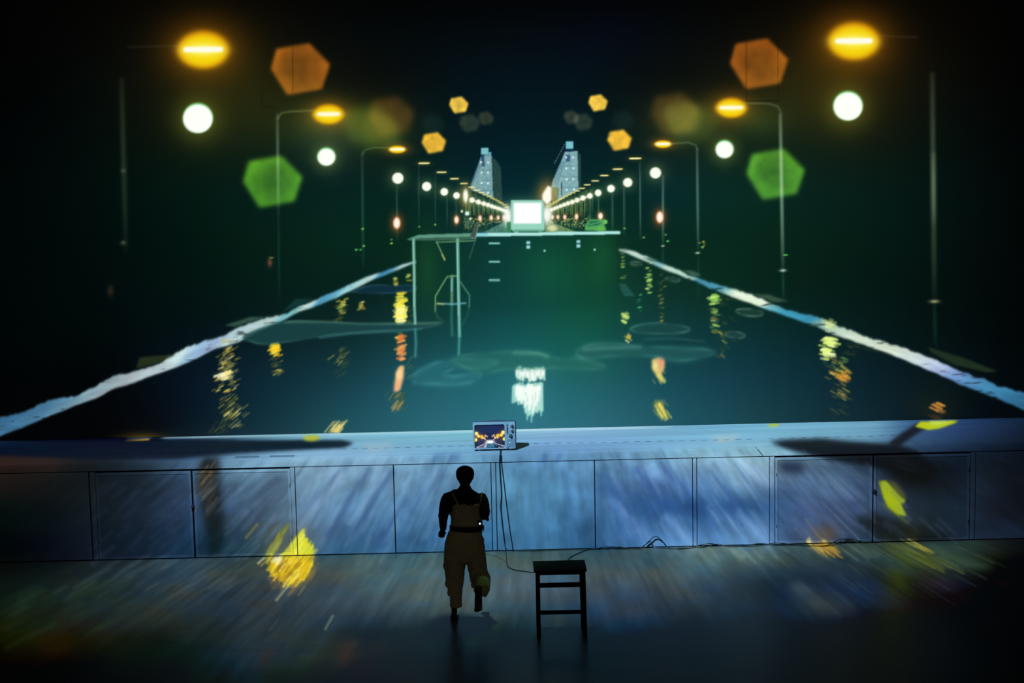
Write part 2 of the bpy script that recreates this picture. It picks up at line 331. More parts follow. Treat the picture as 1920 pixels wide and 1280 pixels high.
# quay between lamps: busy dim facade, railings and sparkles
tower([(878, 352), (958, 392), (958, 434), (868, 434), (868, 372)], (70, 104, 76), a=.6, tex=lambda X, Y: np.clip(fbm2(X*.75, Y*.12, 8)*2.6-.95, 0, 1))
tower([(1112, 350), (1022, 392), (1022, 434), (1112, 428), (1112, 372)], (80, 104, 66), a=.6, tex=lambda X, Y: np.clip(fbm2(X*.75, Y*.12, 9)*2.6-.95, 0, 1))
for sgn in (-1, 1):
    for k in range(26):
        u = (k+.5)/26; x = 985+sgn*(38+75*u); S.line([(x, 386+12*(1-u)-10*u), (x, 398+6*u)], 1, (190, 200, 90) if k % 3 else (30, 50, 30), .6, .5)
        S.line([(x+1.4, 398), (x+1.4, 414)], 1, (10, 28, 18), .8, .5)
    for k in range(120):
        u = rng.random()**.8; x = 985+sgn*(36+80*u); y = 409+rng.random()*(6+12*u)*1.1
        S.ell(x, y, .9, .9, rng.choice([(220, 230, 120), (200, 220, 170), (150, 150, 70), (20, 30, 20)]), .8, .5)
S.poly([(905, 436), (945, 416), (958, 416), (958, 436)], (120, 180, 160), a=.65, soft=1, tex=lambda X, Y: .3+fbm2(X*.7, Y*.7, 12))
S.poly([(1022, 418), (1034, 416), (1085, 436), (1022, 436)], (170, 190, 120), a=.7, soft=1, tex=lambda X, Y: .3+fbm2(X*.7, Y*.7, 13))
S.ell(1036, 428, 9, 6, (250, 245, 190), .8, 2)
# rows of lamps running to the vanishing point
def row(pts, f):
    for (x0, y0, a0), (x1, y1, a1) in zip(pts[:-1], pts[1:]): f(x0, y0, a0)
    f(*pts[-1])
dashL = [(795, 306, 22), (828, 323, 19), (852, 335, 17), (870, 344, 14.5), (884, 351, 13), (894, 356.5, 11.5), (903, 361, 10.5), (910, 365, 9.5), (917, 368.5, 9), (923, 371.5, 8), (928, 374, 8), (933, 376.5, 7), (937, 379, 7), (941, 381, 7), (946, 384, 9), (950, 388, 8)]
dashR = [(1191, 297, 23), (1158, 317, 19), (1133, 329, 16), (1116, 339, 14.5), (1101, 346.5, 13), (1091, 353, 12), (1082, 358, 11), (1074, 361.5, 10), (1067, 365, 9), (1061, 368.5, 9), (1055, 371.5, 8), (1050, 374, 8), (1045, 377, 7), (1040, 379.5, 7), (1034, 382.5, 8), (1029, 386, 9)]
for x, y, wd in dashL+dashR:
    S.glow(x, y, wd*.6, wd*.22, (120, 100, 20), .35); S.line([(x-wd*.42, y), (x+wd*.42, y-.2)], max(1.6, wd*.13), (250, 226, 120), 1, .5)
    if wd > 10: S.line([(x-wd*.3, y), (x+wd*.3, y)], wd*.06, (255, 250, 215), 1, .5)
gl = [(746, 334, 10.5), (800, 349.5, 8.6), (833, 359.5, 7.2), (856, 366.5, 6.3), (885, 375, 5), (897, 378.5, 4.6), (907, 381.5, 4.2), (915, 384, 4), (922, 386.5, 3.7), (928, 388.5, 3.4), (934, 390.5, 3.2), (939, 392, 3), (944, 394, 3), (949, 396, 3)]
gr = [(1229, 324, 10.5), (1177, 342, 8.6), (1145.5, 353.5, 7.2), (1121.5, 361.5, 6.3), (1106, 367, 5.4), (1093, 371, 4.9), (1082, 375, 4.5), (1073, 378.5, 4.1), (1065, 381, 3.8), (1058, 383.5, 3.6), (1051, 386, 3.3), (1045, 388.5, 3.1), (1040, 390.5, 3), (1034, 393, 3)]
for x, y, r in gl+gr:
    S.glow(x, y, r*1.7, r*1.7, (110, 120, 50), .5, 1.8); S.ell(x, y, r, r, (252, 255, 240), 1, .8)
for a, b in ((gl[4], gl[-1]), (gr[4], gr[-1])): S.line([a[:2], b[:2]], 3.4, (255, 255, 225), .9, 1.2)
for x, y, r in [(371, 222, 27.5), (1590, 199, 27), (612, 294, 16.5), (1358.5, 280, 16.5)]:
    S.glow(x, y+2, r*1.5, r*1.5, (110, 110, 30), .6, 2); S.ell(x, y-1, r*1.02, r*1.02, (120, 230, 130), .9, 1.6); S.ell(x, y+.5, r, r*.97, (255, 255, 250), 1, 1.2)
# sodium street lamps
for x, y, rx, ry, cw, ch in [(381, 93, 47, 35, 74, 10), (1601, 77, 47, 35, 70, 10), (616, 214, 28, 18.5, 42, 6), (1371, 202, 28, 18.5, 44, 6), (745, 280, 15.5, 7, 26, 4.5), (1243, 270, 15.5, 7, 26, 4.5)]:
    S.glow(x, y, rx*1.5, ry*1.6, (120, 66, 4), .8, 2.2)
    S.ell(x, y, rx, ry, (228, 150, 10), .95, ry*.13); S.ell(x, y+ry*.05, rx*.9, ry*.82, (246, 214, 14), 1, ry*.14)
    S.glow(x, y, rx*.75, ry*.34, (255, 240, 130), .9, 2.5); S.line([(x-cw/2+ch/2, y), (x+cw/2-ch/2, y-.4)], ch, (255, 252, 235), 1, 1.2)
# low red-white lamps
for x, y, rx, ry in [(744, 418, 6.5, 10.5), (1237, 407, 6.5, 10.5), (856, 412, 4, 6.5), (1126, 405, 4, 5.5), (900, 409, 3, 4.6), (1081, 406, 3, 4.6), (921, 408, 2.6, 4), (1059, 407, 2.5, 3.8), (934, 408, 2.3, 3.4), (1046, 406.5, 2.3, 3.2), (945, 407.5, 2.3, 3.2), (1036, 407, 2.2, 3)]:
    S.glow(x, y, rx*1.7, ry*1.5, (170, 60, 10), .85); S.ell(x, y, rx, ry, (255, 190, 130), 1, 1); S.ell(x, y, rx*.72, ry*.82, (255, 250, 240), 1, 1)
S.glow(873, 368, 12, 22, (150, 110, 30), .8); S.ell(873, 367, 4.5, 12, (255, 255, 240), 1, 1.2); S.ell(876, 400, 4, 4, (220, 255, 245), 1, 1); S.ell(866, 396, 2, 2.5, (255, 250, 200), 1, .8)
S.rect(871, 407, 886, 424, (70, 110, 90), a=.6, soft=1.2); S.rect(880, 408, 884, 412, (255, 240, 200), soft=.8)
S.glow(1026, 365, 18, 26, (170, 110, 30), .9); S.poly([(1017, 364), (1027, 348), (1034, 351), (1034.5, 374), (1026, 384), (1017, 374)], (255, 252, 235), soft=1.4)
# water: the long bright edges of the quay
def stripe(up, lo, cols, a=1.0):
    U = np.array(up, float); L = np.array(lo, float)
    q = S.reg(min(U[:, 0].min(), L[:, 0].min()), U[:, 1].min()-12, U[:, 0].max(), L[:, 1].max()+12)
    sl, X, Y = q
    if U[0, 0] > U[-1, 0]: U = U[::-1]; L = L[::-1]
    yu = np.interp(X[0], U[:, 0], U[:, 1]); yl = np.interp(X[0], L[:, 0], L[:, 1])
    xs = X[0]; wob = (fbm2(xs/26., xs*0, 21, 3)-.5)*np.clip((yl-yu)*.45, 0, 9)
    wob = wob+(fbm2(xs/7., xs*0+2, 25, 2)-.5)*np.clip((yl-yu)*.22, 0, 3.5); yu = yu+wob; wob2 = (fbm2(xs/30., xs*0+5, 22, 3)-.5)*np.clip((yl-yu)*.3, 0, 6); yl = yl+wob2
    s1 = 1/(1+np.exp(np.clip(-(Y-yu)/1.0, -30, 30))); s2 = 1/(1+np.exp(np.clip((Y-yl)/1.0, -30, 30))); m = s1*s2*a
    sl_ = (yu[-1]-yu[0])/(xs[-1]-xs[0]); cx = [c[0] for c in cols]; C = np.stack([np.interp(X+(Y-yu)*1.2, cx, [c[1][i] for c in cols]) for i in range(3)], -1)
    C = C*(.86+.26*fbm2(X/30., Y/7.-X*sl_/9., 23, 4))[..., None]*np.array([.99, 1.0, .985])
    dk = np.clip((fbm2(X/30.+3, Y/6.+X/120, 24, 3)-.70)*8, 0, 1)*.5; C = C*(1-dk[..., None])
    S.put(sl, m, C.astype(np.float32))
upL = [(780, 489), (762, 493), (740, 501), (715, 509), (690, 517), (660, 530), (640, 541), (610, 554), (580, 568), (560, 573), (540, 586), (520, 594), (500, 596), (470, 606), (445, 616), (425, 628), (405, 636), (385, 641), (370, 648), (350, 652), (325, 666), (300, 680), (275, 688), (250, 698), (215, 706), (180, 722), (140, 742), (100, 748), (60, 764), (25, 775), (0, 785), (-60, 806), (-120, 830)]
loL = [(780, 492), (762, 499), (740, 508), (715, 518), (690, 528), (660, 545), (640, 553), (610, 566), (580, 578), (560, 584), (540, 596), (520, 606), (500, 614), (470, 630), (445, 642), (425, 650), (405, 655), (385, 664), (370, 672), (350, 680), (325, 690), (300, 700), (275, 708), (250, 718), (215, 730), (180, 746), (140, 760), (100, 778), (60, 794), (25, 808), (0, 818), (-60, 842), (-120, 870)]
stripe(upL, loL, [(-120, (20, 40, 60)), (0, (52, 98, 136)), (110, (80, 130, 165)), (170, (130, 160, 175)), (250, (160, 172, 180)), (310, (190, 208, 216)), (350, (196, 218, 224)), (378, (150, 185, 215)), (410, (150, 172, 208)), (440, (180, 205, 215)), (520, (196, 222, 220)), (535, (120, 180, 195)), (560, (118, 180, 185)), (575, (205, 228, 225)), (592, (190, 220, 225)), (605, (80, 160, 200)), (635, (96, 160, 190)), (655, (150, 205, 215)), (690, (190, 225, 225)), (705, (200, 225, 222)), (718, (70, 140, 190)), (738, (84, 150, 190)), (755, (190, 215, 220)), (780, (170, 200, 205))])
upR = [(1160, 465), (1175, 468), (1195, 474), (1215, 482), (1240, 494), (1252, 499), (1270, 505), (1290, 516), (1305, 520), (1330, 527), (1350, 536), (1375, 541), (1400, 550), (1430, 561), (1450, 572), (1475, 580), (1500, 586), (1520, 588), (1540, 598), (1562, 607), (1580, 614), (1600, 622), (1620, 631), (1660, 642), (1700, 655), (1740, 668), (1775, 683), (1800, 696), (1840, 711), (1875, 722), (1920, 737), (1980, 760), (2150, 830)]
loR = [(1160, 470), (1175, 474), (1195, 484), (1215, 492), (1240, 503), (1252, 508), (1270, 514), (1290, 523), (1305, 527), (1330, 540), (1350, 547), (1375, 556), (1400, 566), (1430, 577), (1450, 583), (1475, 593), (1500, 602), (1520, 609), (1540, 617), (1562, 627), (1580, 633), (1600, 639), (1620, 646), (1660, 660), (1700, 676), (1740, 692), (1775, 706), (1800, 720), (1840, 735), (1875, 750), (1920, 768), (1980, 792), (2150, 860)]
stripe(upR, loR, [(1160, (200, 225, 215)), (1225, (205, 228, 215)), (1232, (130, 180, 190)), (1246, (150, 200, 200)), (1255, (200, 225, 212)), (1302, (180, 215, 205)), (1312, (72, 145, 175)), (1360, (84, 165, 195)), (1378, (190, 222, 205)), (1390, (222, 236, 214)), (1440, (225, 238, 216)), (1452, (120, 180, 190)), (1475, (66, 158, 190)), (1530, (56, 140, 175)), (1545, (110, 165, 170)), (1575, (180, 205, 190)), (1600, (205, 222, 205)), (1680, (222, 234, 216)), (1740, (205, 220, 228)), (1780, (170, 185, 225)), (1810, (110, 150, 205)), (1860, (70, 140, 185)), (1920, (50, 110, 150)), (2100, (20, 50, 70))])
for P, c in [([(262, 670), (280, 668), (330, 664), (300, 680), (255, 690)], (44, 56, 30)), ([(420, 610), (470, 594), (500, 594), (440, 612)], (60, 96, 80)), ([(555, 560), (590, 560), (570, 568), (530, 585)], (20, 60, 60)), ([(1590, 650), (1640, 660), (1680, 666), (1600, 644)], (20, 40, 30)), ([(1740, 650), (1810, 672), (1870, 696), (1850, 698), (1790, 684), (1745, 660)], (36, 54, 34)), ([(1410, 551), (1440, 552), (1480, 565), (1450, 566)], (64, 92, 74)), ([(1280, 506), (1300, 508), (1316, 516), (1300, 518)], (70, 110, 90)), ([(1205, 482), (1225, 484), (1238, 490), (1220, 490)], (50, 90, 84))]:
    S.poly(P, c, .8, 1.6)
# streaky glints on the water
def glints(cx, cy, rx, ry, n, cols, slope=0.45, L=(4, 12), wd=(1, 2.4), a=.85, seed=1):
    g = random.Random(seed)
    for i in range(n):
        x = cx+g.gauss(0, rx*.5); y = cy+(g.random()*2-1)*ry; l = g.uniform(*L)*(.6+.4*(1-abs(y-cy)/max(1, ry)))
        S.line([(x-l/2, y+l/2*slope), (x+l/2, y-l/2*slope)], g.uniform(*wd), g.choice(cols), a*g.uniform(.4, 1), .8)
YL = [(240, 220, 90), (230, 195, 60), (250, 240, 160), (180, 150, 50)]; GN = [(190, 230, 110), (150, 220, 90), (225, 240, 150)]; OR = [(230, 130, 50), (240, 170, 90), (220, 110, 50)]; DK = [(90, 90, 40), (60, 80, 40), (120, 110, 50)]
glints(425, 655, 16, 18, 34, YL+DK, .5, seed=2); glints(425, 700, 22, 36, 90, YL+DK, .5, (4, 15), seed=3); glints(425, 703, 10, 8, 20, [(255, 250, 200), (250, 230, 130)], .4, (8, 14), (3, 5), seed=4)
glints(434, 770, 22, 30, 70, YL+DK, .8, (5, 16), (1, 2), .7, seed=5); glints(412, 800, 20, 14, 20, DK, .9, (5, 14), (1, 1.6), .6, seed=6)
glints(516, 655, 7, 12, 34, [(250, 205, 30), (245, 220, 70)], .35, (8, 15), (2.4, 4), 1, seed=7); glints(514, 685, 9, 16, 14, DK, .5, seed=8); glints(520, 698, 6, 5, 8, YL, .5, (5, 10), seed=9)
glints(641, 573, 5, 14, 16, GN+YL, .2, (5, 10), (2, 4), seed=10); glints(636, 585, 16, 18, 26, DK, .4, seed=11); glints(678, 573, 4, 9, 8, YL, .2, (4, 8), (2, 3.5), seed=12)
glints(640, 668, 16, 18, 30, DK+YL[:1], .7, (4, 12), (1, 1.8), .7, seed=13); glints(635, 695, 20, 10, 14, DK, .8, (4, 10), (1, 1.5), .5, seed=14)
glints(742, 529, 3, 9, 8, YL, .1, (4, 7), (2, 3.4), seed=15); glints(765, 520, 4, 8, 10, YL+GN, .2, (3, 6), (1.5, 3), seed=16)
glints(751, 562, 5, 14, 26, [(245, 235, 80), (240, 225, 50)], .15, (10, 17), (3, 5), 1, seed=17); glints(752, 590, 5, 17, 34, [(250, 240, 90), (255, 252, 170)], .2, (9, 18), (3.5, 6), 1, seed=18)
glints(766, 580, 5, 24, 16, DK, .5, (3, 7), (1, 1.6), .8, seed=181)
glints(749, 632, 4, 8, 9, YL, .2, (5, 9), (2, 3), seed=19); glints(752, 650, 4, 24, 30, OR+[(250, 180, 110)], .35, (8, 15), (2.6, 4.4), 1, seed=20)
for k in range(8): S.ell(752-k*1.0, 690+k*5.6, 8.5-abs(k-4)*.6, 4.5, (250, 196-k*2, 128), .9, 1.4, ang=-.5)
S.ell(748, 702, 6, 9, (255, 215, 150), .9, 2); glints(747, 752, 14, 16, 40, DK+[(220, 170, 90)], 1.3, (5, 14), (1, 1.8), .75, seed=21); glints(768, 690, 6, 20, 12, [(80, 110, 80)], 1.2, (4, 9), (1, 1.5), .7, seed=22)
glints(1168, 500, 4, 26, 16, GN+DK, .1, (3, 6), (1.4, 2.6), seed=30); glints(1217, 520, 4, 30, 22, GN, .1, (4, 8), (1.6, 3), seed=31); glints(1240, 560, 5, 46, 34, DK+YL[:2], .3, (3, 7), (1, 2), seed=32)
glints(1172, 596, 5, 9, 12, [(225, 240, 130), (200, 230, 110)], -.5, (6, 10), (2.4, 4), seed=33); glints(1180, 634, 6, 8, 8, YL, -.8, (4, 8), (1.6, 2.8), seed=34); glints(1200, 566, 3, 20, 8, [(60, 190, 110)], .2, (3, 5), (1.5, 2.5), seed=35)
glints(1339, 560, 6, 10, 16, GN, .15, (8, 15), (3, 4.4), .95, seed=36); glints(1340, 600, 7, 24, 34, GN+DK, -.2, (5, 13), (1.6, 3.6), seed=37); glints(1358, 600, 16, 60, 46, DK, -.5, (4, 10), (1, 1.7), .6, seed=38); glints(1350, 645, 10, 26, 18, DK+YL[:1], -.8, (4, 9), (1, 1.8), .7, seed=39)
glints(1554, 610, 10, 12, 20, [(220, 235, 170), (200, 220, 120)], -.3, (8, 16), (2, 3.6), .8, seed=40); glints(1555, 641, 10, 9, 26, [(220, 245, 110), (240, 252, 170)], -.2, (10, 20), (2.6, 4.4), 1, seed=41); glints(1552, 663, 10, 10, 26, [(220, 245, 110), (245, 255, 190)], -.2, (8, 20), (2.6, 4.4), 1, seed=42)
glints(1570, 690, 22, 22, 60, DK+GN[:2]+[(220, 160, 60)], -.45, (6, 16), (1, 2.2), .8, seed=43); glints(1584, 706, 14, 12, 24, [(240, 170, 50), (230, 150, 50)], -.45, (8, 16), (1.6, 3), .9, seed=44); glints(1575, 735, 20, 16, 34, DK+[(210, 180, 80)], -.6, (6, 16), (1, 2), .75, seed=45); glints(1595, 655, 20, 14, 18, DK, -.4, (5, 12), (1, 1.6), .5, seed=451)
glints(1575, 770, 26, 12, 10, DK, -.7, (8, 18), (1, 1.4), .5, seed=46)
S.poly([(1222, 674), (1236, 668), (1246, 676), (1246, 690), (1240, 702), (1243, 716), (1232, 706), (1222, 690)], (240, 190, 120), .9, 2); S.ell(1240, 678, 5, 7, (244, 150, 120), .9, 2); S.ell(1229, 686, 4, 8, (232, 235, 150), .9, 2); glints(1238, 705, 9, 14, 16, [(225, 220, 110)], -1.3, (6, 12), (1.2, 2.2), .9, seed=47)
S.poly([(1232, 750), (1243, 756), (1248, 776), (1252, 786), (1240, 780), (1228, 768), (1224, 758)], (130, 140, 70), .7, 2.4); glints(1240, 768, 10, 15, 30, [(225, 215, 100), (150, 160, 80)], -1.5, (8, 16), (1.2, 2.2), .9, seed=48); S.line([(1236, 756), (1251, 785)], 3, (245, 215, 90), .9, 1)
glints(1760, 765, 9, 9, 18, [(220, 150, 60), (150, 100, 50)], -.5, (10, 20), (1.4, 3), .9, seed=49); glints(1758, 785, 12, 8, 12, [(70, 50, 30)], -.5, (10, 20), (1.4, 3), .7, seed=50)
S.poly([(617, 811), (636, 794), (641, 797), (634, 811)], (220, 205, 120), .95, 1.6); glints(630, 802, 12, 9, 14, [(230, 210, 120)], 1.2, (8, 18), (1.4, 3), .9, seed=51)
S.glow(270, 822, 40, 10, (110, 80, 10), .7)
# reflection of the bright monitor
def jag(x0, x1, y0, yb, seed, col):
    g = random.Random(seed); x = x0
    while x < x1:
        b = yb(x)+g.uniform(-6, 6); t = y0+g.uniform(-4, 3)
        S.line([(x, t), (x+g.uniform(-1, 1), b)], g.uniform(3, 5), col, .95, 1.3); x += 2.6
S.glow(992, 735, 45, 60, (40, 70, 70), .2)
jag(968, 1022, 692, lambda x: 708, 1, (190, 235, 215)); jag(970, 1020, 696, lambda x: 706, 11, (250, 255, 248))
jag(962, 1018, 722, lambda x: 748+26*math.exp(-((x-995)/16)**2)+14*math.exp(-((x-1014)/6)**2), 2, (180, 230, 215)); jag(968, 1014, 726, lambda x: 742+26*math.exp(-((x-997)/13)**2), 12, (250, 255, 248)); jag(972, 984, 738, lambda x: 752, 13, (240, 255, 245))
for k in range(16):
    x = 969+rng.random()*48; y = rng.choice([694+rng.random()*8, 728+rng.random()*22]); S.line([(x, y), (x+rng.uniform(-1, 1), y+5+rng.random()*9)], 1.3, (120, 190, 178), .5, .7)
for x, b in [(989, 786), (997, 790), (1015, 778)]: S.line([(x, 760), (x-.5, b)], 3, (150, 220, 205), .8, 1)
# pale loops drifting on the water
def loop(pts, wd, col, a, soft=2.0, fill=None):
    P = np.array(pts+[pts[0]], float); n = len(P)-1; Q = []
    for i in range(n):
        p0, p1, p2, p3 = P[(i-1) % n], P[i], P[i+1], P[(i+2) % n]
        for k in range(8):
            t = k/8; Q.append(tuple(.5*((2*p1)+(p2-p0)*t+(2*p0-5*p1+4*p2-p3)*t*t+(3*p1-p0-3*p2+p3)*t**3)))
    Q.append(Q[0])
    if fill: S.poly(Q, fill[0], fill[1], soft)
    S.line([(x+1.2, y-1) for x, y in Q], max(1.2, wd*.35), tuple(min(255, c*1.25) for c in col), a*.9, max(.8, soft*.5), al=[max(0, .5+.5*math.sin(i*.61+Q[0][1])) for i in range(len(Q))])
    S.line(Q, wd, col, a*1.25, soft, al=[.62+.38*math.sin(i*.23+Q[0][0]) for i in range(len(Q))])
loop([(535, 603), (600, 603), (660, 606), (740, 607), (815, 605), (826, 608), (780, 617), (700, 621), (620, 628), (560, 638), (500, 645), (470, 640), (455, 632), (480, 618)], 3, (60, 110, 96), .45, 1.6, ((26, 66, 68), .85))
S.line([(535, 604), (600, 603), (680, 607), (760, 607), (822, 606)], 3, (84, 130, 112), .55, 1.8); S.line([(600, 633), (660, 625), (740, 621), (790, 616)], 3, (70, 136, 150), .5, 1.8)
loop([(700, 535), (740, 536), (775, 536), (775, 544), (720, 550), (670, 548), (660, 545)], 2, (50, 90, 110), .5, 1.4, ((14, 46, 62), .85))
loop([(777, 718), (774, 705), (800, 688), (830, 678), (880, 674), (930, 678), (900, 690), (860, 690), (835, 700), (850, 706), (898, 700), (890, 714), (860, 720), (800, 720)], 8, (72, 150, 156), .30, 4, ((44, 116, 120), .45))
loop([(850, 676), (880, 665), (930, 661), (985, 660), (1030, 668), (1050, 674), (1085, 672), (1125, 684), (1130, 692), (1080, 692), (1000, 690), (940, 694), (900, 700)], 6, (74, 140, 120), .26, 4, ((44, 108, 92), .45))
S.line([(965, 661), (1010, 662), (1026, 668)], 6, (90, 160, 140), .55, 3)
loop([(1080, 662), (1100, 648), (1150, 644), (1200, 650), (1260, 652), (1320, 655), (1340, 662), (1310, 672), (1270, 676), (1220, 668), (1150, 668), (1100, 672)], 7, (70, 140, 130), .28, 3.5, ((40, 96, 92), .5))
S.line([(1095, 655), (1150, 652), (1200, 650)], 6, (100, 164, 146), .4, 3)
loop([(1182, 616), (1210, 607), (1250, 607), (1290, 615), (1285, 622), (1250, 626), (1200, 624)], 3.5, (74, 130, 120), .45, 2, ((30, 76, 72), .5))
S.line([(1210, 636), (1260, 634), (1320, 640)], 3, (70, 120, 110), .35, 2)
for cx, cy, rx, ry, a in [(1405, 586, 26, 6.5, .5), (1378, 628, 18, 6, .4), (1192, 494, 11, 3.4, .45), (1261, 524, 14, 3.6, .35)]:
    loop([(cx+rx*math.cos(t), cy+ry*math.sin(t)+rx*.1*math.cos(t)) for t in [k*math.pi/4 for k in range(8)]], 3, (100, 130, 110), a, 1.4, ((50, 80, 70), .4))
for k in range(9): S.line([(1160+k*1.5, 533+k*2.6), (1172+k*2, 533+k*2.6)], 1.6, (60, 120, 116), .6, 1)
# desk, monitor, chair and phone standing in the film
S.poly([(779, 449), (892, 449), (893, 443), (1160, 441), (1160, 560), (1120, 575), (900, 590), (820, 600), (782, 560)], (8, 52, 44), .30, 10)
S.glow(1030, 505, 60, 55, (10, 60, 20), .35); S.glow(1130, 480, 30, 60, (24, 66, 8), .35); S.glow(800, 500, 22, 70, (30, 56, 8), .35)
S.line([(1160, 442), (1160, 550)], 2, (14, 40, 30), .6, 1.4)
S.poly([(762, 449), (785, 440), (884, 437), (896, 437), (893, 447), (870, 449.5), (770, 450)], (96, 152, 130), 1, 1); S.poly([(764, 449), (790, 446), (885, 444), (880, 450), (770, 450.5)], (48, 84, 66), .9, 1)
S.poly([(893, 437.5), (925, 436), (1162, 433), (1163.5, 435), (1163, 439), (900, 443.5), (893, 443)], (176, 232, 226), 1, .9); S.rect(893, 436, 915, 443, (110, 190, 215), a=.6, soft=2)
S.line([(775.5, 450), (777, 520), (777, 575), (778.5, 606)], 5, (120, 186, 168), .95, 1); S.line([(778.5, 617), (780, 645), (778.5, 668)], 4.5, (64, 136, 136), .85, 1.4); S.line([(774.3, 452), (776, 575)], 1.4, (180, 225, 205), .6, .7)
S.line([(858, 449), (859, 510), (860.5, 575), (861.5, 630)], 5.4, (112, 184, 168), .95, 1); S.line([(861.5, 630), (860, 664)], 4.5, (70, 150, 145), .85, 1.4); S.line([(857, 452), (859.5, 590)], 1.6, (176, 224, 205), .6, .7)
S.line([(818, 454), (850, 453), (891, 451)], 2, (110, 156, 110), .9, .8); S.line([(819, 454), (834, 487)], 2, (130, 170, 120), .9, .8); S.line([(892, 447), (880, 485)], 1.7, (60, 100, 84), .9, .8); S.line([(829, 477), (834, 487)], 2.4, (190, 190, 80), .8, .8)
S.poly([(881, 444), (889, 424), (893, 417), (898, 416), (896, 430), (891, 446)], (66, 84, 74), 1, .9); S.line([(898, 417), (891, 448)], 1.4, (120, 150, 130), .8, .7)
S.line([(816, 583), (816.5, 555), (838, 519), (848, 517), (857, 518)], 2.4, (120, 168, 110), .9, .8); S.line([(863, 528), (880, 553), (880, 575)], 2.2, (90, 150, 120), .85, .8)
S.line([(847.5, 518), (847, 570)], 5, (110, 160, 120), .8, 1); S.line([(847, 522), (847, 545)], 2.4, (110, 190, 200), .8, .8); S.line([(847, 570), (846.5, 600), (848, 628)], 4.4, (60, 130, 120), .6, 1.5)
S.line([(820, 569), (850, 570), (873, 568)], 2.6, (110, 180, 190), .9, .9); S.line([(820, 569), (832, 570)], 2, (200, 190, 90), .8, .8)
S.line([(816, 583), (820, 594), (830, 602)], 3, (56, 96, 70), .6, 1.8); S.line([(880, 575), (876, 592), (866, 610)], 3, (46, 100, 84), .5, 2)
for y in (456, 490.5, 525): S.line([(918, y), (936, y)], 3, (150, 220, 210), .95, .9)
for x, y in ((990.3, 452), (1084.3, 450)): S.rect(x-3.6, y, x+3.6, y+6, (150, 215, 215), soft=.9); S.rect(x-3.6, y+8, x+3.6, y+14, (165, 225, 220), soft=.9); S.rect(x-3, y+5.5, x+3, y+8, (60, 110, 110), soft=.6)
S.ell(1021, 470, 1.9, 1.9, (150, 225, 210), 1, .8); S.ell(1115, 468, 1.9, 1.9, (165, 230, 215), 1, .8)
S.glow(988, 398, 46, 22, (150, 190, 130), .7, 2); S.ell(952, 406, 7.5, 17, (255, 255, 250), 1, 3); S.ell(1026, 403, 8.5, 16, (255, 255, 245), 1, 3)
S.rect(950, 416, 958.5, 435, (50, 130, 80), soft=1); S.poly([(958, 375), (1016, 375), (1019.5, 380), (1021, 432), (1014, 434), (962, 434), (958.5, 430)], (150, 212, 190), 1, .8)
S.rect(961, 430, 1019, 433, (90, 160, 130), soft=1, a=.8); S.rect(972, 433, 1010, 436.5, (60, 120, 90), soft=.8); S.rect(963, 380.5, 1015.5, 419, (255, 255, 255), soft=1.2)
S.poly([(1097, 432), (1097, 422), (1103, 414), (1107, 411), (1130, 410.5), (1137, 412), (1139, 419), (1133, 421), (1137, 431), (1133, 433)], (84, 164, 92), 1, .9); S.poly([(1100, 424), (1107, 414), (1122, 414), (1128, 419), (1118, 423)], (24, 92, 66), .8, 1); S.line([(1104, 421), (1124, 417)], 1.4, (110, 200, 130), .8, .7); S.poly([(1133, 412), (1139, 413), (1138, 419), (1132, 419)], (130, 210, 100), .8, 1); S.ell(1126, 428, 6, 3, (120, 200, 70), .6, 1.5)
S.ell(1126, 405, 3, 4.5, (255, 245, 230), 1, 1)
# panel seams of the screen wall
for P, a in [([(548.8, 88), (549, 172)], .5), ([(1399.3, 60), (1399.6, 190)], .6), ([(1458.6, 60), (1458.8, 190)], .35), ([(1399.6, 190.5), (1458.8, 189)], .7), ([(1046, 360), (1046, 660)], .10), ([(491, 176), (491.5, 202)], .4), ([(491, 202), (520, 201)], .3)]:
    S.line(P, 1.2, (6, 6, 4), a, .5)
S.a = np.clip(S.a, 0, 255)

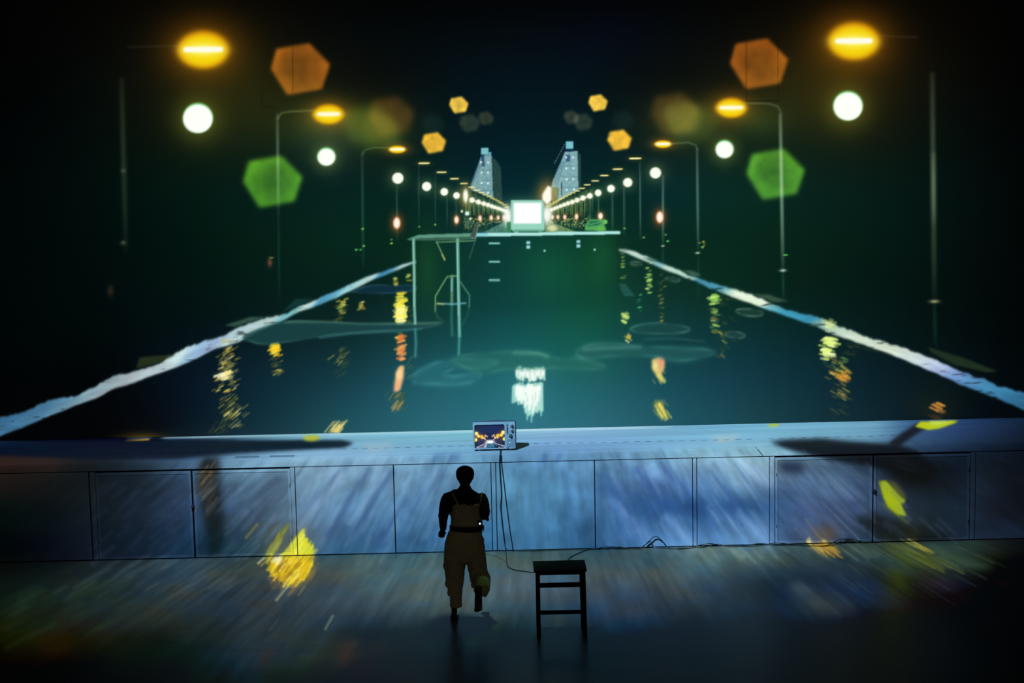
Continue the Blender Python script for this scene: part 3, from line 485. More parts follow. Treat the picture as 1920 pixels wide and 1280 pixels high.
# ---------------------------------------------------------------- light thrown on the platform and the floor
G = Canvas(-240, 770, 2160, 1340)
G_ROWS = [
 (800, [(-150, (2, 3, 5)), (0, (3, 6, 14)), (120, (4, 8, 18)), (250, (8, 14, 26)), (340, (40, 66, 90)), (420, (66, 104, 124)), (520, (90, 140, 160)), (600, (112, 168, 188)), (700, (120, 180, 196)), (800, (124, 186, 200)), (880, (120, 186, 198)), (960, (128, 184, 204)), (1050, (136, 178, 208)), (1150, (128, 176, 208)), (1250, (118, 172, 202)), (1350, (112, 172, 204)), (1450, (116, 176, 204)), (1550, (112, 170, 198)), (1640, (110, 164, 192)), (1700, (60, 100, 140)), (1760, (42, 74, 120)), (1850, (28, 50, 84)), (1930, (16, 28, 46)), (2080, (4, 6, 10))]),
 (832, [(-150, (4, 4, 5)), (0, (6, 9, 18)), (120, (8, 12, 22)), (250, (12, 22, 38)), (350, (20, 36, 54)), (450, (70, 112, 136)), (520, (110, 164, 186)), (600, (124, 178, 204)), (700, (122, 178, 206)), (800, (120, 178, 206)), (880, (116, 172, 200)), (960, (112, 160, 200)), (1050, (116, 160, 206)), (1150, (114, 164, 208)), (1250, (116, 172, 208)), (1350, (126, 182, 210)), (1450, (120, 176, 204)), (1550, (116, 172, 198)), (1640, (100, 152, 184)), (1700, (60, 92, 130)), (1780, (40, 66, 106)), (1850, (24, 42, 68)), (1930, (14, 24, 38)), (2080, (4, 6, 8))]),
 (862, [(-150, (14, 9, 8)), (0, (56, 38, 34)), (90, (58, 42, 38)), (160, (24, 30, 34)), (220, (24, 36, 48)), (300, (56, 84, 112)), (360, (78, 116, 156)), (440, (120, 164, 200)), (520, (136, 176, 214)), (620, (142, 182, 222)), (720, (136, 178, 218)), (850, (112, 162, 206)), (960, (96, 148, 200)), (1100, (104, 154, 208)), (1200, (122, 170, 218)), (1300, (150, 192, 230)), (1400, (168, 206, 238)), (1460, (160, 198, 232)), (1540, (84, 112, 150)), (1620, (30, 46, 72)), (1700, (14, 22, 40)), (1800, (16, 28, 48)), (1900, (10, 16, 28)), (2080, (3, 4, 6))]),
 (900, [(-150, (10, 8, 8)), (0, (40, 28, 26)), (80, (24, 24, 22)), (160, (18, 26, 34)), (230, (28, 42, 60)), (320, (56, 82, 118)), (360, (64, 92, 132)), (450, (102, 142, 182)), (520, (100, 138, 178)), (600, (128, 168, 208)), (700, (120, 160, 204)), (800, (110, 156, 204)), (960, (84, 140, 184)), (1050, (88, 140, 188)), (1150, (88, 132, 190)), (1250, (92, 132, 194)), (1320, (100, 144, 200)), (1400, (140, 180, 220)), (1480, (84, 118, 166)), (1550, (112, 150, 200)), (1620, (70, 98, 140)), (1700, (12, 16, 26)), (1770, (14, 18, 30)), (1820, (22, 34, 54)), (1900, (14, 20, 32)), (2080, (4, 5, 8))]),
 (950, [(-150, (3, 4, 4)), (0, (6, 13, 10)), (100, (14, 17, 26)), (200, (28, 36, 48)), (300, (40, 60, 94)), (350, (50, 76, 120)), (470, (74, 106, 152)), (540, (92, 130, 172)), (640, (92, 136, 184)), (750, (92, 140, 190)), (850, (84, 132, 186)), (960, (80, 138, 186)), (1050, (80, 134, 184)), (1130, (72, 116, 172)), (1200, (52, 94, 152)), (1300, (42, 84, 142)), (1370, (44, 88, 146)), (1450, (60, 102, 158)), (1520, (72, 98, 156)), (1600, (66, 92, 148)), (1660, (60, 82, 120)), (1740, (30, 46, 70)), (1790, (26, 44, 70)), (1860, (18, 22, 38)), (1930, (12, 16, 24)), (2080, (4, 5, 7))]),
 (1012, [(-150, (2, 3, 3)), (0, (3, 8, 5)), (100, (9, 12, 24)), (200, (20, 30, 50)), (300, (28, 48, 84)), (350, (34, 60, 100)), (450, (36, 58, 82)), (530, (60, 86, 110)), (600, (60, 98, 142)), (700, (56, 98, 146)), (800, (56, 106, 160)), (900, (66, 118, 172)), (1000, (60, 112, 160)), (1100, (56, 100, 150)), (1200, (74, 124, 190)), (1280, (86, 138, 204)), (1350, (84, 136, 204)), (1420, (104, 152, 216)), (1490, (66, 92, 146)), (1560, (62, 80, 112)), (1620, (44, 66, 100)), (1680, (16, 24, 36)), (1740, (14, 20, 32)), (1800, (30, 44, 72)), (1900, (22, 34, 58)), (2080, (6, 8, 14))]),
 (1045, [(-150, (2, 2, 2)), (50, (3, 5, 4)), (120, (12, 20, 24)), (200, (28, 38, 38)), (300, (42, 64, 70)), (400, (50, 68, 74)), (480, (44, 60, 60)), (650, (66, 92, 94)), (780, (70, 98, 100)), (930, (66, 98, 100)), (1050, (66, 96, 100)), (1150, (60, 86, 92)), (1250, (62, 88, 92)), (1320, (92, 118, 112)), (1400, (84, 114, 116)), (1440, (66, 100, 110)), (1550, (50, 68, 62)), (1700, (52, 72, 62)), (1820, (40, 58, 48)), (1900, (8, 10, 9)), (2080, (2, 2, 2))]),
 (1090, [(-150, (4, 6, 5)), (50, (12, 24, 21)), (150, (22, 32, 33)), (250, (32, 40, 46)), (350, (56, 74, 86)), (450, (46, 60, 64)), (600, (52, 68, 78)), (700, (70, 96, 102)), (800, (76, 102, 108)), (960, (72, 90, 106)), (1100, (64, 84, 102)), (1200, (60, 78, 92)), (1280, (52, 80, 104)), (1330, (48, 68, 86)), (1380, (22, 38, 62)), (1440, (12, 26, 44)), (1500, (12, 28, 62)), (1620, (14, 30, 66)), (1700, (26, 37, 32)), (1780, (22, 24, 36)), (1900, (4, 5, 7)), (2080, (1, 1, 2))]),
 (1130, [(-150, (5, 7, 5)), (50, (14, 28, 20)), (150, (28, 41, 41)), (250, (38, 53, 50)), (350, (46, 53, 54)), (450, (46, 60, 72)), (600, (50, 62, 72)), (700, (60, 76, 84)), (800, (72, 93, 96)), (960, (66, 87, 96)), (1100, (50, 67, 80)), (1200, (44, 55, 68)), (1280, (44, 53, 56)), (1350, (30, 46, 58)), (1450, (18, 36, 48)), (1530, (58, 76, 80)), (1640, (26, 41, 58)), (1750, (26, 25, 36)), (1880, (5, 5, 7)), (2080, (1, 1, 1))]),
 (1180, [(-150, (8, 9, 6)), (50, (24, 32, 15)), (120, (32, 23, 15)), (220, (34, 41, 40)), (330, (34, 43, 36)), (430, (36, 47, 52)), (520, (42, 55, 58)), (620, (28, 44, 52)), (720, (24, 37, 46)), (800, (21, 39, 42)), (900, (22, 44, 48)), (1000, (20, 40, 48)), (1100, (22, 37, 52)), (1180, (28, 50, 72)), (1280, (24, 35, 40)), (1400, (16, 28, 36)), (1500, (14, 23, 32)), (1600, (14, 19, 27)), (1750, (8, 10, 9)), (1900, (2, 2, 3)), (2080, (1, 1, 1))]),
 (1230, [(-150, (5, 5, 4)), (50, (16, 13, 10)), (150, (14, 13, 11)), (250, (8, 16, 11)), (350, (10, 26, 23)), (450, (30, 45, 54)), (560, (30, 45, 57)), (680, (36, 38, 33)), (780, (22, 36, 35)), (900, (22, 37, 36)), (1000, (13, 30, 29)), (1100, (9, 26, 23)), (1250, (10, 20, 21)), (1350, (26, 38, 49)), (1450, (14, 22, 27)), (1600, (10, 14, 15)), (1750, (8, 7, 5)), (1900, (2, 2, 2)), (2080, (1, 1, 1))]),
 (1280, [(-150, (3, 3, 3)), (100, (6, 6, 6)), (300, (8, 16, 14)), (450, (14, 30, 34)), (600, (16, 28, 27)), (800, (18, 32, 30)), (950, (18, 32, 31)), (1100, (6, 17, 15)), (1300, (6, 14, 13)), (1450, (8, 14, 13)), (1600, (6, 8, 7)), (1900, (1, 1, 1)), (2080, (1, 1, 1))]),
 (1335, [(x, (3, 5, 5)) for x in range(-200, 2200, 200)]),
]
G.field([r for r in G_ROWS if r[0] > 1020], 10, 1.8); _flo = G.a
G.field([r for r in G_ROWS if r[0] < 1020], 10, 1.2)
BASE_Y = lambda x: 1055.3-0.0238*x       # where the platform meets the floor
LIP_Y = lambda x: 874.5-0.0255*x
q = G.reg(-240, 770, 2160, 1340); _, X, Y = q
fl = 1/(1+np.exp(np.clip(-(Y-BASE_Y(X))/.8, -30, 30)))   # 1 on the floor
dk = 1/(1+np.exp(np.clip((Y-LIP_Y(X))/3, -30, 30)))     # 1 on the deck
G.a = (G.a*(1-fl[..., None])+_flo*fl[..., None]).astype(np.float32)
thf = (X-1000)/(Y-250); rf = np.log(np.maximum(Y-250, 10))
thg = (X-1000)/(Y-640); rg = np.log(np.maximum(Y-640, 10))
sf = fbm2(thf*52+90, rf*12+3, 31, 4, .6)-.5
sf2 = fbm2(thf*14+50, rf*18+3, 35, 4, .55)-.5
sg = fbm2(thg*30+90, rg*7+3, 32, 4, .65)-.5
sg2 = fbm2(thg*9+20, rg*9+7, 38, 4, .6)-.5
sd_ = fbm2(X/60+.4*Y, Y/9., 33, 4)-.5
mod = 1+(1-fl)*(1-dk)*(.34*sf+.4*sf2)+fl*(.42*sg+.38*sg2)+dk*.22*sd_
G.a = G.a*np.clip(mod, .2, 2)[..., None].astype(np.float32)
hb = fbm2(X/160., Y/3.2, 34, 3)-.5
G.a *= (1+fl*.22*hb*np.clip((Y-1150)/60, 0, 1))[..., None].astype(np.float32)
G.a *= (1+((1-fl)*(1-dk))[..., None]*np.array([-.02, .0, -.05])).astype(np.float32)
G.a *= (1-(1-fl)*(1-dk)*.06-(1-fl)*(1-dk)*.2*np.clip((400-X)/120, 0, 1))[..., None].astype(np.float32)
hue = (fbm2(X/70+8, Y/30, 36, 3)-.5)*fl
G.a *= np.stack([1+.5*hue, 1+0*hue, 1-.4*hue], -1).astype(np.float32)
def gst(pts, col, a, soft, seed=1, fx=1000, fy=650, fr=60, lo=.3):
    """patch broken into rays that run away from (fx, fy)"""
    G.poly(pts, col, a, soft, tex=lambda X, Y: np.clip(lo+2.2*(fbm2((X-fx)/(Y-fy)*fr+70, np.log(Y-fy)*5, seed, 3)-.5+.25), 0, 1))
# bright line along the foot of the screen
xs = [240, 300, 380, 560, 800, 1000, 1200, 1260]
G.line([(x, 827.4-0.0215*x) for x in xs], 3.4, (190, 228, 236), 1, 1, al=[.15, .5, .8, .45, .6, .95, .75, .2])
# dark shapes thrown across the deck
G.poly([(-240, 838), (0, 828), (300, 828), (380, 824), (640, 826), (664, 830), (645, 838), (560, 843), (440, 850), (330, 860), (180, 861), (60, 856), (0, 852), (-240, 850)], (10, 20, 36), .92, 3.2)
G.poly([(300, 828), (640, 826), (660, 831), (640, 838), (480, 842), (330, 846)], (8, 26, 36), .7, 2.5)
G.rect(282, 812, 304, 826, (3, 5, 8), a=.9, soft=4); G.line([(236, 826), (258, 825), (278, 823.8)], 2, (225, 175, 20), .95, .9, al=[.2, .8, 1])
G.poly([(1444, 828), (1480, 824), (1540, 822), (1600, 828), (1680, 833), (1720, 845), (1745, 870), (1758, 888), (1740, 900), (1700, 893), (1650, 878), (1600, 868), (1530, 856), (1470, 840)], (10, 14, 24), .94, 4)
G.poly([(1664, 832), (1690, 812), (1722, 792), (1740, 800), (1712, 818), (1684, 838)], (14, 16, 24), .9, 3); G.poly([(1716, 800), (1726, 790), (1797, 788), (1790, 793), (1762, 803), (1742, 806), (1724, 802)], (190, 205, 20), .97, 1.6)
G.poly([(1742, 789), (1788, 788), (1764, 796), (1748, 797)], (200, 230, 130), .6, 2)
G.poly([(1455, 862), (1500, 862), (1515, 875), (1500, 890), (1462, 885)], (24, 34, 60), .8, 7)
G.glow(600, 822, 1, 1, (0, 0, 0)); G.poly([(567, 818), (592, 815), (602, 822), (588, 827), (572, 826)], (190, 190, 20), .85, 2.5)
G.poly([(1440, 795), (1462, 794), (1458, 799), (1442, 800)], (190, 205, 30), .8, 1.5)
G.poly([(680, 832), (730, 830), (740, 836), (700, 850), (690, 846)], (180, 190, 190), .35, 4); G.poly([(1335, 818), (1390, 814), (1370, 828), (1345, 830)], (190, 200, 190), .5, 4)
for x0, x1, s0 in [(815, 835, 3), (845, 868, 5), (1018, 1030, 4), (1046, 1056, 6)]:
    G.poly([(x0, 850), (x1, 849), (x1-8, 868), (x0-10, 869)], (44, 76, 140), .32, 3)
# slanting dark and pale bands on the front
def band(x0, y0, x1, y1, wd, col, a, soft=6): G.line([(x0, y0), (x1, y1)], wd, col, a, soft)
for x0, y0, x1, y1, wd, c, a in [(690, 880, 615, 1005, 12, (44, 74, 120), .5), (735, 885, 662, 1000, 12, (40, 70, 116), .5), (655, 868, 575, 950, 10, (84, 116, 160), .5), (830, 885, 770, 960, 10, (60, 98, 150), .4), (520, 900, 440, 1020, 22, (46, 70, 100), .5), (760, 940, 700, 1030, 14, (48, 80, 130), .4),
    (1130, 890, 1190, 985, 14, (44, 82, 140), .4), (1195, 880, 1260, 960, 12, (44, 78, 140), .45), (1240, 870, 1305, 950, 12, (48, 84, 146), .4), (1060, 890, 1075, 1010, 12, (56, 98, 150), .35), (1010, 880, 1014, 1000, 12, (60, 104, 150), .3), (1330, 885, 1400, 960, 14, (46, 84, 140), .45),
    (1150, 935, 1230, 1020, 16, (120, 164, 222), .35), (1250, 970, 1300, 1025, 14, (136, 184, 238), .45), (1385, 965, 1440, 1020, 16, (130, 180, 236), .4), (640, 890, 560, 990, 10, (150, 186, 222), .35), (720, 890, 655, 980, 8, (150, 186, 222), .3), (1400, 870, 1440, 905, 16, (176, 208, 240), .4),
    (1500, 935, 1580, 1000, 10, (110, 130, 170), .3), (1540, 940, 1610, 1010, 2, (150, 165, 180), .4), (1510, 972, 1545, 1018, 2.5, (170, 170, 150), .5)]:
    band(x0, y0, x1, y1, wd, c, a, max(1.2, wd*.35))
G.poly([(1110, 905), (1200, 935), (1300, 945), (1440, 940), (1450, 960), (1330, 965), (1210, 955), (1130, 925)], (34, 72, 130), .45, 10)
# dark trunk with ochre streaks on the left door
G.poly([(376, 860), (412, 856), (412, 900), (418, 950), (420, 1000), (410, 1042), (392, 1042), (388, 1000), (378, 950), (372, 900)], (12, 16, 20), .86, 7)
for k in range(90):
    y = 866+rng.random()*96; x = 388+rng.gauss(0, 8)+(5 if y > 920 else 0); l = 10+rng.random()*16
    G.line([(x+l*.42, y-l*.55), (x-l*.42, y+l*.55)], 1+rng.random()*2, rng.choice([(150, 124, 84), (170, 144, 100), (104, 92, 70), (20, 22, 24), (26, 28, 30)]), .32, 1.2)
G.poly([(1700, 870), (1740, 868), (1756, 885), (1740, 905), (1700, 900), (1650, 885)], (6, 8, 12), .8, 8); G.poly([(1640, 1005), (1600, 970), (1640, 960), (1700, 985), (1780, 1000), (1815, 1012), (1700, 1014)], (6, 8, 12), .75, 8)
G.poly([(1647, 901), (1661, 900), (1690, 932), (1697, 935), (1694, 944), (1688, 941), (1699, 966), (1683, 965), (1664, 951), (1655, 930)], (184, 206, 24), .98, 1.8)
G.poly([(1662, 897), (1680, 905), (1698, 928), (1695, 936), (1676, 918)], (130, 130, 50), .6, 3); G.line([(1656, 945), (1700, 978)], 5, (120, 140, 30), .5, 3)
gst([(1668, 850), (1690, 880), (1760, 892), (1720, 875)], (60, 44, 60), .3, 5, 5)
# yellow flame of light at the left, over the front and the floor
def flame(pts, cols, n, seed, dx, dy, L, wd, a=.9, soft=.8):
    """many slanted strokes that stay inside an outline"""
    P = np.array(pts, float); g = random.Random(seed)
    def inside(x, y):
        c = False
        for i in range(len(P)):
            x1, y1 = P[i]; x2, y2 = P[(i+1) % len(P)]
            if (y1 > y) != (y2 > y) and x < (x2-x1)*(y-y1)/(y2-y1)+x1: c = not c
        return c
    k = 0
    while k < n:
        x = g.uniform(P[:, 0].min(), P[:, 0].max()); y = g.uniform(P[:, 1].min(), P[:, 1].max())
        if not inside(x, y): continue
        l = g.uniform(*L); G.line([(x+dx*l, y-dy*l), (x-dx*l, y+dy*l)], g.uniform(*wd), g.choice(cols), a*g.uniform(.6, 1), soft); k += 1
flame([(542, 984), (532, 1002), (520, 1030), (508, 1043), (500, 1040), (508, 1016), (525, 996)], [(150, 156, 56), (176, 180, 66), (120, 130, 60)], 50, 41, .3, .5, (8, 20), (1.5, 3.5), .7, 1.4)
G.poly([(573, 988), (570, 1002), (580, 1018), (586, 1022), (584, 1042), (526, 1044), (546, 1018), (558, 1002)], (206, 210, 46), .9, 2.5)
flame([(574, 990), (570, 1002), (581, 1018), (588, 1024), (584, 1042), (524, 1044), (546, 1018), (558, 1002)], [(222, 224, 52), (196, 200, 50), (232, 232, 90)], 60, 42, .3, .5, (8, 18), (1.5, 3), .8)
G.line([(594, 1030), (584, 1043)], 3, (200, 200, 90), .9, 1)
flame([(500, 1064), (520, 1060), (585, 1050), (594, 1060), (590, 1080), (566, 1104), (540, 1108), (512, 1096)], [(120, 100, 64), (150, 118, 70), (170, 130, 80), (96, 84, 60)], 80, 46, .42, .6, (8, 20), (1.5, 3), .55, 1.2)
G.poly([(506, 1047), (584, 1044), (580, 1062), (580, 1074), (562, 1092), (548, 1094), (534, 1088), (514, 1078), (508, 1064)], (226, 190, 30), .8, 4)
flame([(504, 1047), (586, 1044), (584, 1062), (582, 1074), (562, 1094), (546, 1098), (532, 1090), (512, 1082), (508, 1062)], [(252, 216, 30), (250, 226, 60), (236, 186, 30), (255, 236, 110), (240, 200, 40), (150, 110, 20)], 170, 44, .42, .6, (6, 17), (1.4, 3.4), .92)
flame([(508, 1046), (534, 1045), (524, 1056), (512, 1053)], [(255, 250, 200)], 8, 45, .42, .5, (5, 10), (3, 4), .9)
for P, wd, c, a in [([(538, 1100), (518, 1125)], 4, (180, 175, 130), .7), ([(572, 1098), (560, 1115)], 3, (130, 130, 110), .6), ([(495, 1046), (484, 1056)], 3, (230, 220, 150), .85), ([(503, 1048), (490, 1060)], 3, (210, 190, 90), .7), ([(624, 1154), (610, 1179)], 3.4, (140, 150, 130), .7), ([(482, 982), (461, 1007)], 4, (160, 150, 70), .7), ([(522, 1160), (505, 1182)], 2, (80, 90, 84), .5), ([(518, 985), (500, 1000)], 3, (120, 120, 70), .4)]:
    G.line(P, wd, c, a, 1.2)
for k in range(16):
    x = 510+rng.random()*72; y = 1052+rng.random()*36; l = 6+rng.random()*10
    G.line([(x+l*.42, y-l*.6), (x-l*.42, y+l*.6)], 1.0, (110, 74, 30), .5, .7)
flame([(1512, 1016), (1530, 1020), (1560, 1019), (1582, 1038), (1556, 1043), (1530, 1034)], [(240, 200, 50), (226, 170, 60), (250, 226, 110), (180, 130, 60)], 40, 61, .62, -.5, (6, 14), (1.2, 3), .85)
flame([(1512, 1008), (1516, 1018), (1524, 1020), (1516, 1004)], [(230, 224, 140)], 6, 62, .4, -.6, (4, 8), (1.5, 2.5), .8); flame([(1540, 1004), (1546, 1020), (1556, 1020)], [(230, 210, 110)], 6, 63, .4, -.6, (4, 8), (1.5, 2.5), .8)
flame([(1700, 1016), (1716, 1016), (1750, 1034), (1738, 1034)], [(216, 196, 70), (150, 140, 60)], 14, 64, .75, -.4, (8, 16), (1, 2.4), .7)
flame([(1660, 1020), (1720, 1018), (1800, 1066), (1740, 1062)], [(110, 120, 60), (150, 150, 80), (30, 40, 24)], 36, 65, .78, -.42, (10, 40), (1, 2.6), .45)
flame([(1440, 1022), (1640, 1018), (1700, 1044), (1500, 1040)], [(110, 130, 120), (30, 40, 40), (90, 110, 100)], 50, 66, .7, -.5, (8, 26), (1.2, 4), .35, 1.6)
flame([(1290, 1026), (1440, 1022), (1470, 1046), (1310, 1042)], [(140, 160, 140), (120, 150, 140), (60, 80, 76)], 40, 67, .5, -.6, (6, 18), (2, 6), .3, 2.5)
flame([(200, 1052), (500, 1047), (460, 1100), (100, 1110)], [(76, 96, 98), (30, 40, 44), (96, 116, 118)], 70, 68, .85, .5, (10, 40), (2, 7), .25, 2.5)
flame([(10, 1110), (230, 1090), (200, 1180), (10, 1200)], [(34, 60, 40), (20, 30, 26), (50, 70, 50)], 50, 69, .9, .45, (14, 50), (3, 9), .25, 4)
flame([(170, 890), (360, 886), (360, 1040), (180, 1045)], [(26, 36, 54), (70, 92, 126)], 60, 70, .65, .55, (10, 40), (2, 7), .22, 3)
flame([(380, 886), (540, 884), (540, 1035), (400, 1038)], [(44, 64, 92), (130, 166, 200)], 60, 71, .6, .6, (10, 40), (2, 6), .25, 2.5)
flame([(560, 880), (900, 870), (900, 1030), (600, 1036)], [(54, 84, 130), (150, 186, 220), (160, 196, 228)], 90, 72, .4, .8, (10, 44), (2, 7), .2, 2.5)
flame([(1130, 868), (1290, 862), (1290, 1020), (1130, 1024)], [(50, 84, 140), (140, 176, 220)], 50, 73, .4, -.8, (10, 40), (2, 7), .2, 2.5)
flame([(1310, 862), (1440, 860), (1440, 1016), (1310, 1020)], [(50, 84, 140), (160, 196, 232)], 50, 74, .5, -.7, (10, 40), (2, 7), .22, 2.5)
flame([(1460, 866), (1640, 860), (1800, 1006), (1470, 1014)], [(50, 66, 100), (120, 140, 180), (130, 150, 180)], 70, 75, .62, -.6, (10, 40), (1.5, 6), .22, 2.2)
# pale and coloured patches on the floor
for P, c, a, s in [([(1520, 1020), (1560, 1019), (1576, 1038), (1550, 1042)], (180, 140, 40), .5, 4), ([(1655, 1020), (1700, 1022), (1780, 1066), (1700, 1060)], (84, 100, 40), .6, 6), ([(1740, 1020), (1790, 1040), (1866, 1064), (1800, 1066), (1760, 1052)], (60, 84, 70), .75, 5),
    ([(1520, 990), (1560, 985), (1570, 1010), (1540, 1015)], (110, 84, 60), .6, 7), ([(1475, 1095), (1500, 1092), (1530, 1110), (1500, 1118)], (84, 96, 92), .6, 6), ([(1700, 1088), (1760, 1084), (1800, 1100), (1770, 1108)], (46, 40, 56), .7, 7),
    ([(1850, 1085), (1885, 1092), (1910, 1104), (1880, 1098)], (44, 36, 40), .7, 4), ([(1670, 1075), (1700, 1070), (1710, 1120), (1680, 1110)], (50, 60, 30), .5, 8), ([(200, 1195), (300, 1180), (330, 1200), (250, 1225)], (8, 14, 8), .6, 12),
    ([(60, 1200), (130, 1190), (140, 1215), (80, 1230)], (54, 34, 16), .45, 12), ([(640, 1205), (662, 1200), (660, 1240), (632, 1250)], (70, 44, 36), .5, 8), ([(485, 1222), (510, 1220), (505, 1245), (485, 1248)], (60, 38, 32), .5, 7), ([(600, 1182), (760, 1178), (1000, 1180), (900, 1196), (700, 1200)], (10, 24, 28), .5, 9)]:
    gst(P, c, a, s, int(P[0][0]), fr=45, lo=.6)
for k in range(60):
    sx = rng.choice((-1, 1)); x = 1000+sx*rng.uniform(480, 830); y = rng.uniform(1020, 1120); d = (x-1000)/(y-650); l = rng.uniform(12, 40)
    if x < 260 or x > 1830: continue
    G.line([(x, y), (x+d*l, y+l)], rng.uniform(1.2, 4), rng.choice([(74, 96, 84), (96, 110, 80), (60, 84, 88)]) if rng.random() < .6 else (14, 22, 30), rng.uniform(.12, .4), 1.5)
G.a = np.clip(G.a, 0, 255)

# ---------------------------------------------------------------- picture on the small television (local pixels, 57 x 45)
V = Canvas(0, 0, 57, 45, 3.0); V.a[:] = (10, 12, 44)
_q = V.reg(0, 0, 57, 45); V.a *= (.7+.6*fbm2(_q[1]/9, _q[2]/9, 51, 3))[..., None].astype(np.float32)
V.glow(28, 10, 22, 12, (16, 18, 70), .6)
for x, y, r, c in [(3.6, 16.5, 3.4, (255, 232, 130)), (54, 15.5, 3.6, (255, 232, 120)), (7.4, 21.5, 2.8, (255, 225, 90)), (50.5, 20.3, 2.9, (255, 220, 90)), (13.4, 22.5, 3.4, (235, 180, 40)), (44, 21.2, 3.4, (240, 190, 50)), (1.8, 28.5, 3.2, (250, 230, 100)), (56, 28, 3.2, (250, 230, 100)), (14.3, 25, 1.6, (255, 220, 120)), (43, 24.6, 1.7, (255, 225, 120)), (18.3, 25.2, 1.7, (255, 220, 180)), (38.6, 24.3, 1.7, (255, 225, 180)), (20.6, 20.8, 1.5, (250, 210, 170)), (23.6, 22.3, 1.2, (240, 190, 140)), (36.5, 20.3, 1.4, (250, 215, 170)), (33.6, 21.8, 1.3, (240, 190, 140))]:
    V.glow(x, y, r*1.7, r*1.7, (150, 90, 10), .6); V.ell(x, y, r, r, c, 1, .35)
V.glow(2, 22, 4, 5, (170, 90, 20), .6)
for k in range(6):
    for sg_ in (-1, 1):
        x = 28.7+sg_*(9+k*2.5); V.line([(x, 28), (x, 36)], .6, (140, 140, 190), .6, .4)
V.line([(17, 26), (27, 31.5)], .9, (255, 240, 220), .95, .35); V.line([(40, 25.5), (31, 31.5)], .9, (255, 240, 220), .95, .35)
V.line([(22, 35), (4, 42.5)], 1.4, (240, 240, 255), .95, .4); V.line([(38, 36), (56, 41)], 1.4, (240, 240, 255), .95, .4); V.line([(4, 43.5), (20, 42)], 1.6, (200, 210, 240), .8, .6); V.line([(56, 43), (44, 43.5)], 1, (230, 230, 250), .8, .5)
V.glow(29, 33, 9, 4.5, (255, 250, 245), 1, 3); V.ell(29, 33.4, 5.5, 2.8, (255, 255, 255), 1, .8)
V.rect(17.5, 35, 23, 44, (200, 205, 230), a=.8, soft=.7); V.ell(18.6, 37, 1.3, 2, (90, 60, 80), .7, .5); V.rect(22.5, 35.6, 38.5, 44.5, (30, 86, 120), soft=.4)
for x, c in ((25, (80, 150, 180)), (30, (90, 165, 190)), (34, (60, 130, 150))): V.rect(x-1, 36.5, x+1, 43.5, c, a=.7, soft=.5)
for k in range(26): V.ell(8+rng.random()*42, 37+rng.random()*6, .5, .7, rng.choice([(250, 250, 255), (20, 20, 40)]), .7, .3)
V.a = np.clip(V.a, 0, 255)
#PAINT-END

# ------------------------------------------------------------------ big structure: floor, back wall, ceiling
FLOOR_ALB = 0.085
M_floor = mat('floor_vinyl', (FLOOR_ALB,)*3+(1,), 0.34, 0.10, noise=(3.0, .12, (1, 6, 1)), bump=(9.0, .12, .01))
M_black = mat('black_wall', (0.012, 0.012, 0.013, 1), .9, .1, noise=(2, .2, (1, 1, 1)))
def plane_box(name, x0, x1, y0, y1, z0, z1, m):
    bm = NB(); box(bm, x0, x1, y0, y1, z0, z1); o = obj(name, bm, m); o['kind'] = 'structure'; return o
plane_box('floor', -10, 10, -24, 2.6, -0.2, 0, M_floor)
plane_box('wall_back', -10, 10, DECK_Y+.12, DECK_Y+.4, 0, 12, M_black)
plane_box('wall_left', -10.3, -10, -24, DECK_Y+.4, 0, 12, M_black)
plane_box('wall_right', 10, 10.3, -24, DECK_Y+.4, 0, 12, M_black)
plane_box('ceiling', -10, 10, -24, DECK_Y+.4, 12, 12.3, M_black)

# ------------------------------------------------------------------ grids that carry the painted pictures
def grid_mesh(name, P, C):
    """P (rows, cols, 3) positions; C (rows, cols, 3) linear colours"""
    h, w_, _ = P.shape; me = bpy.data.meshes.new(name)
    idx = np.arange(h*w_).reshape(h, w_)
    F = np.stack([idx[:-1, :-1], idx[:-1, 1:], idx[1:, 1:], idx[1:, :-1]], -1).reshape(-1, 4)
    me.vertices.add(h*w_); me.vertices.foreach_set('co', P.reshape(-1).astype(np.float32))
    me.loops.add(F.size); me.loops.foreach_set('vertex_index', F.reshape(-1).astype(np.int32))
    me.polygons.add(len(F)); me.polygons.foreach_set('loop_start', (np.arange(len(F))*4).astype(np.int32))
    me.update(calc_edges=True)
    at_ = me.color_attributes.new('film', 'FLOAT_COLOR', 'POINT')
    at_.data.foreach_set('color', np.concatenate([C.reshape(-1, 3), np.ones((h*w_, 1))], 1).reshape(-1).astype(np.float32))
    return me
def film_mat(name, strength, base=0.03, rough=.7, spec=.2):
    m = bpy.data.materials.new(name); m.use_nodes = True; nt = m.node_tree; b = nt.nodes['Principled BSDF']
    b.inputs['Base Color'].default_value = (base, base, base, 1); b.inputs['Roughness'].default_value = rough
    b.inputs['Specular IOR Level'].default_value = spec
    a = nt.nodes.new('ShaderNodeVertexColor'); a.layer_name = 'film'
    nt.links.new(a.outputs['Color'], b.inputs['Emission Color']); b.inputs['Emission Strength'].default_value = strength
    return m
def spaced(a, b, step, zones):
    """coordinates from a to b; (lo, hi, finer step) zones"""
    out = [a]
    while out[-1] < b:
        s_ = step
        for lo, hi, st in zones:
            if lo <= out[-1] < hi: s_ = st
        out.append(out[-1]+s_)
    out[-1] = b
    return np.array(out)
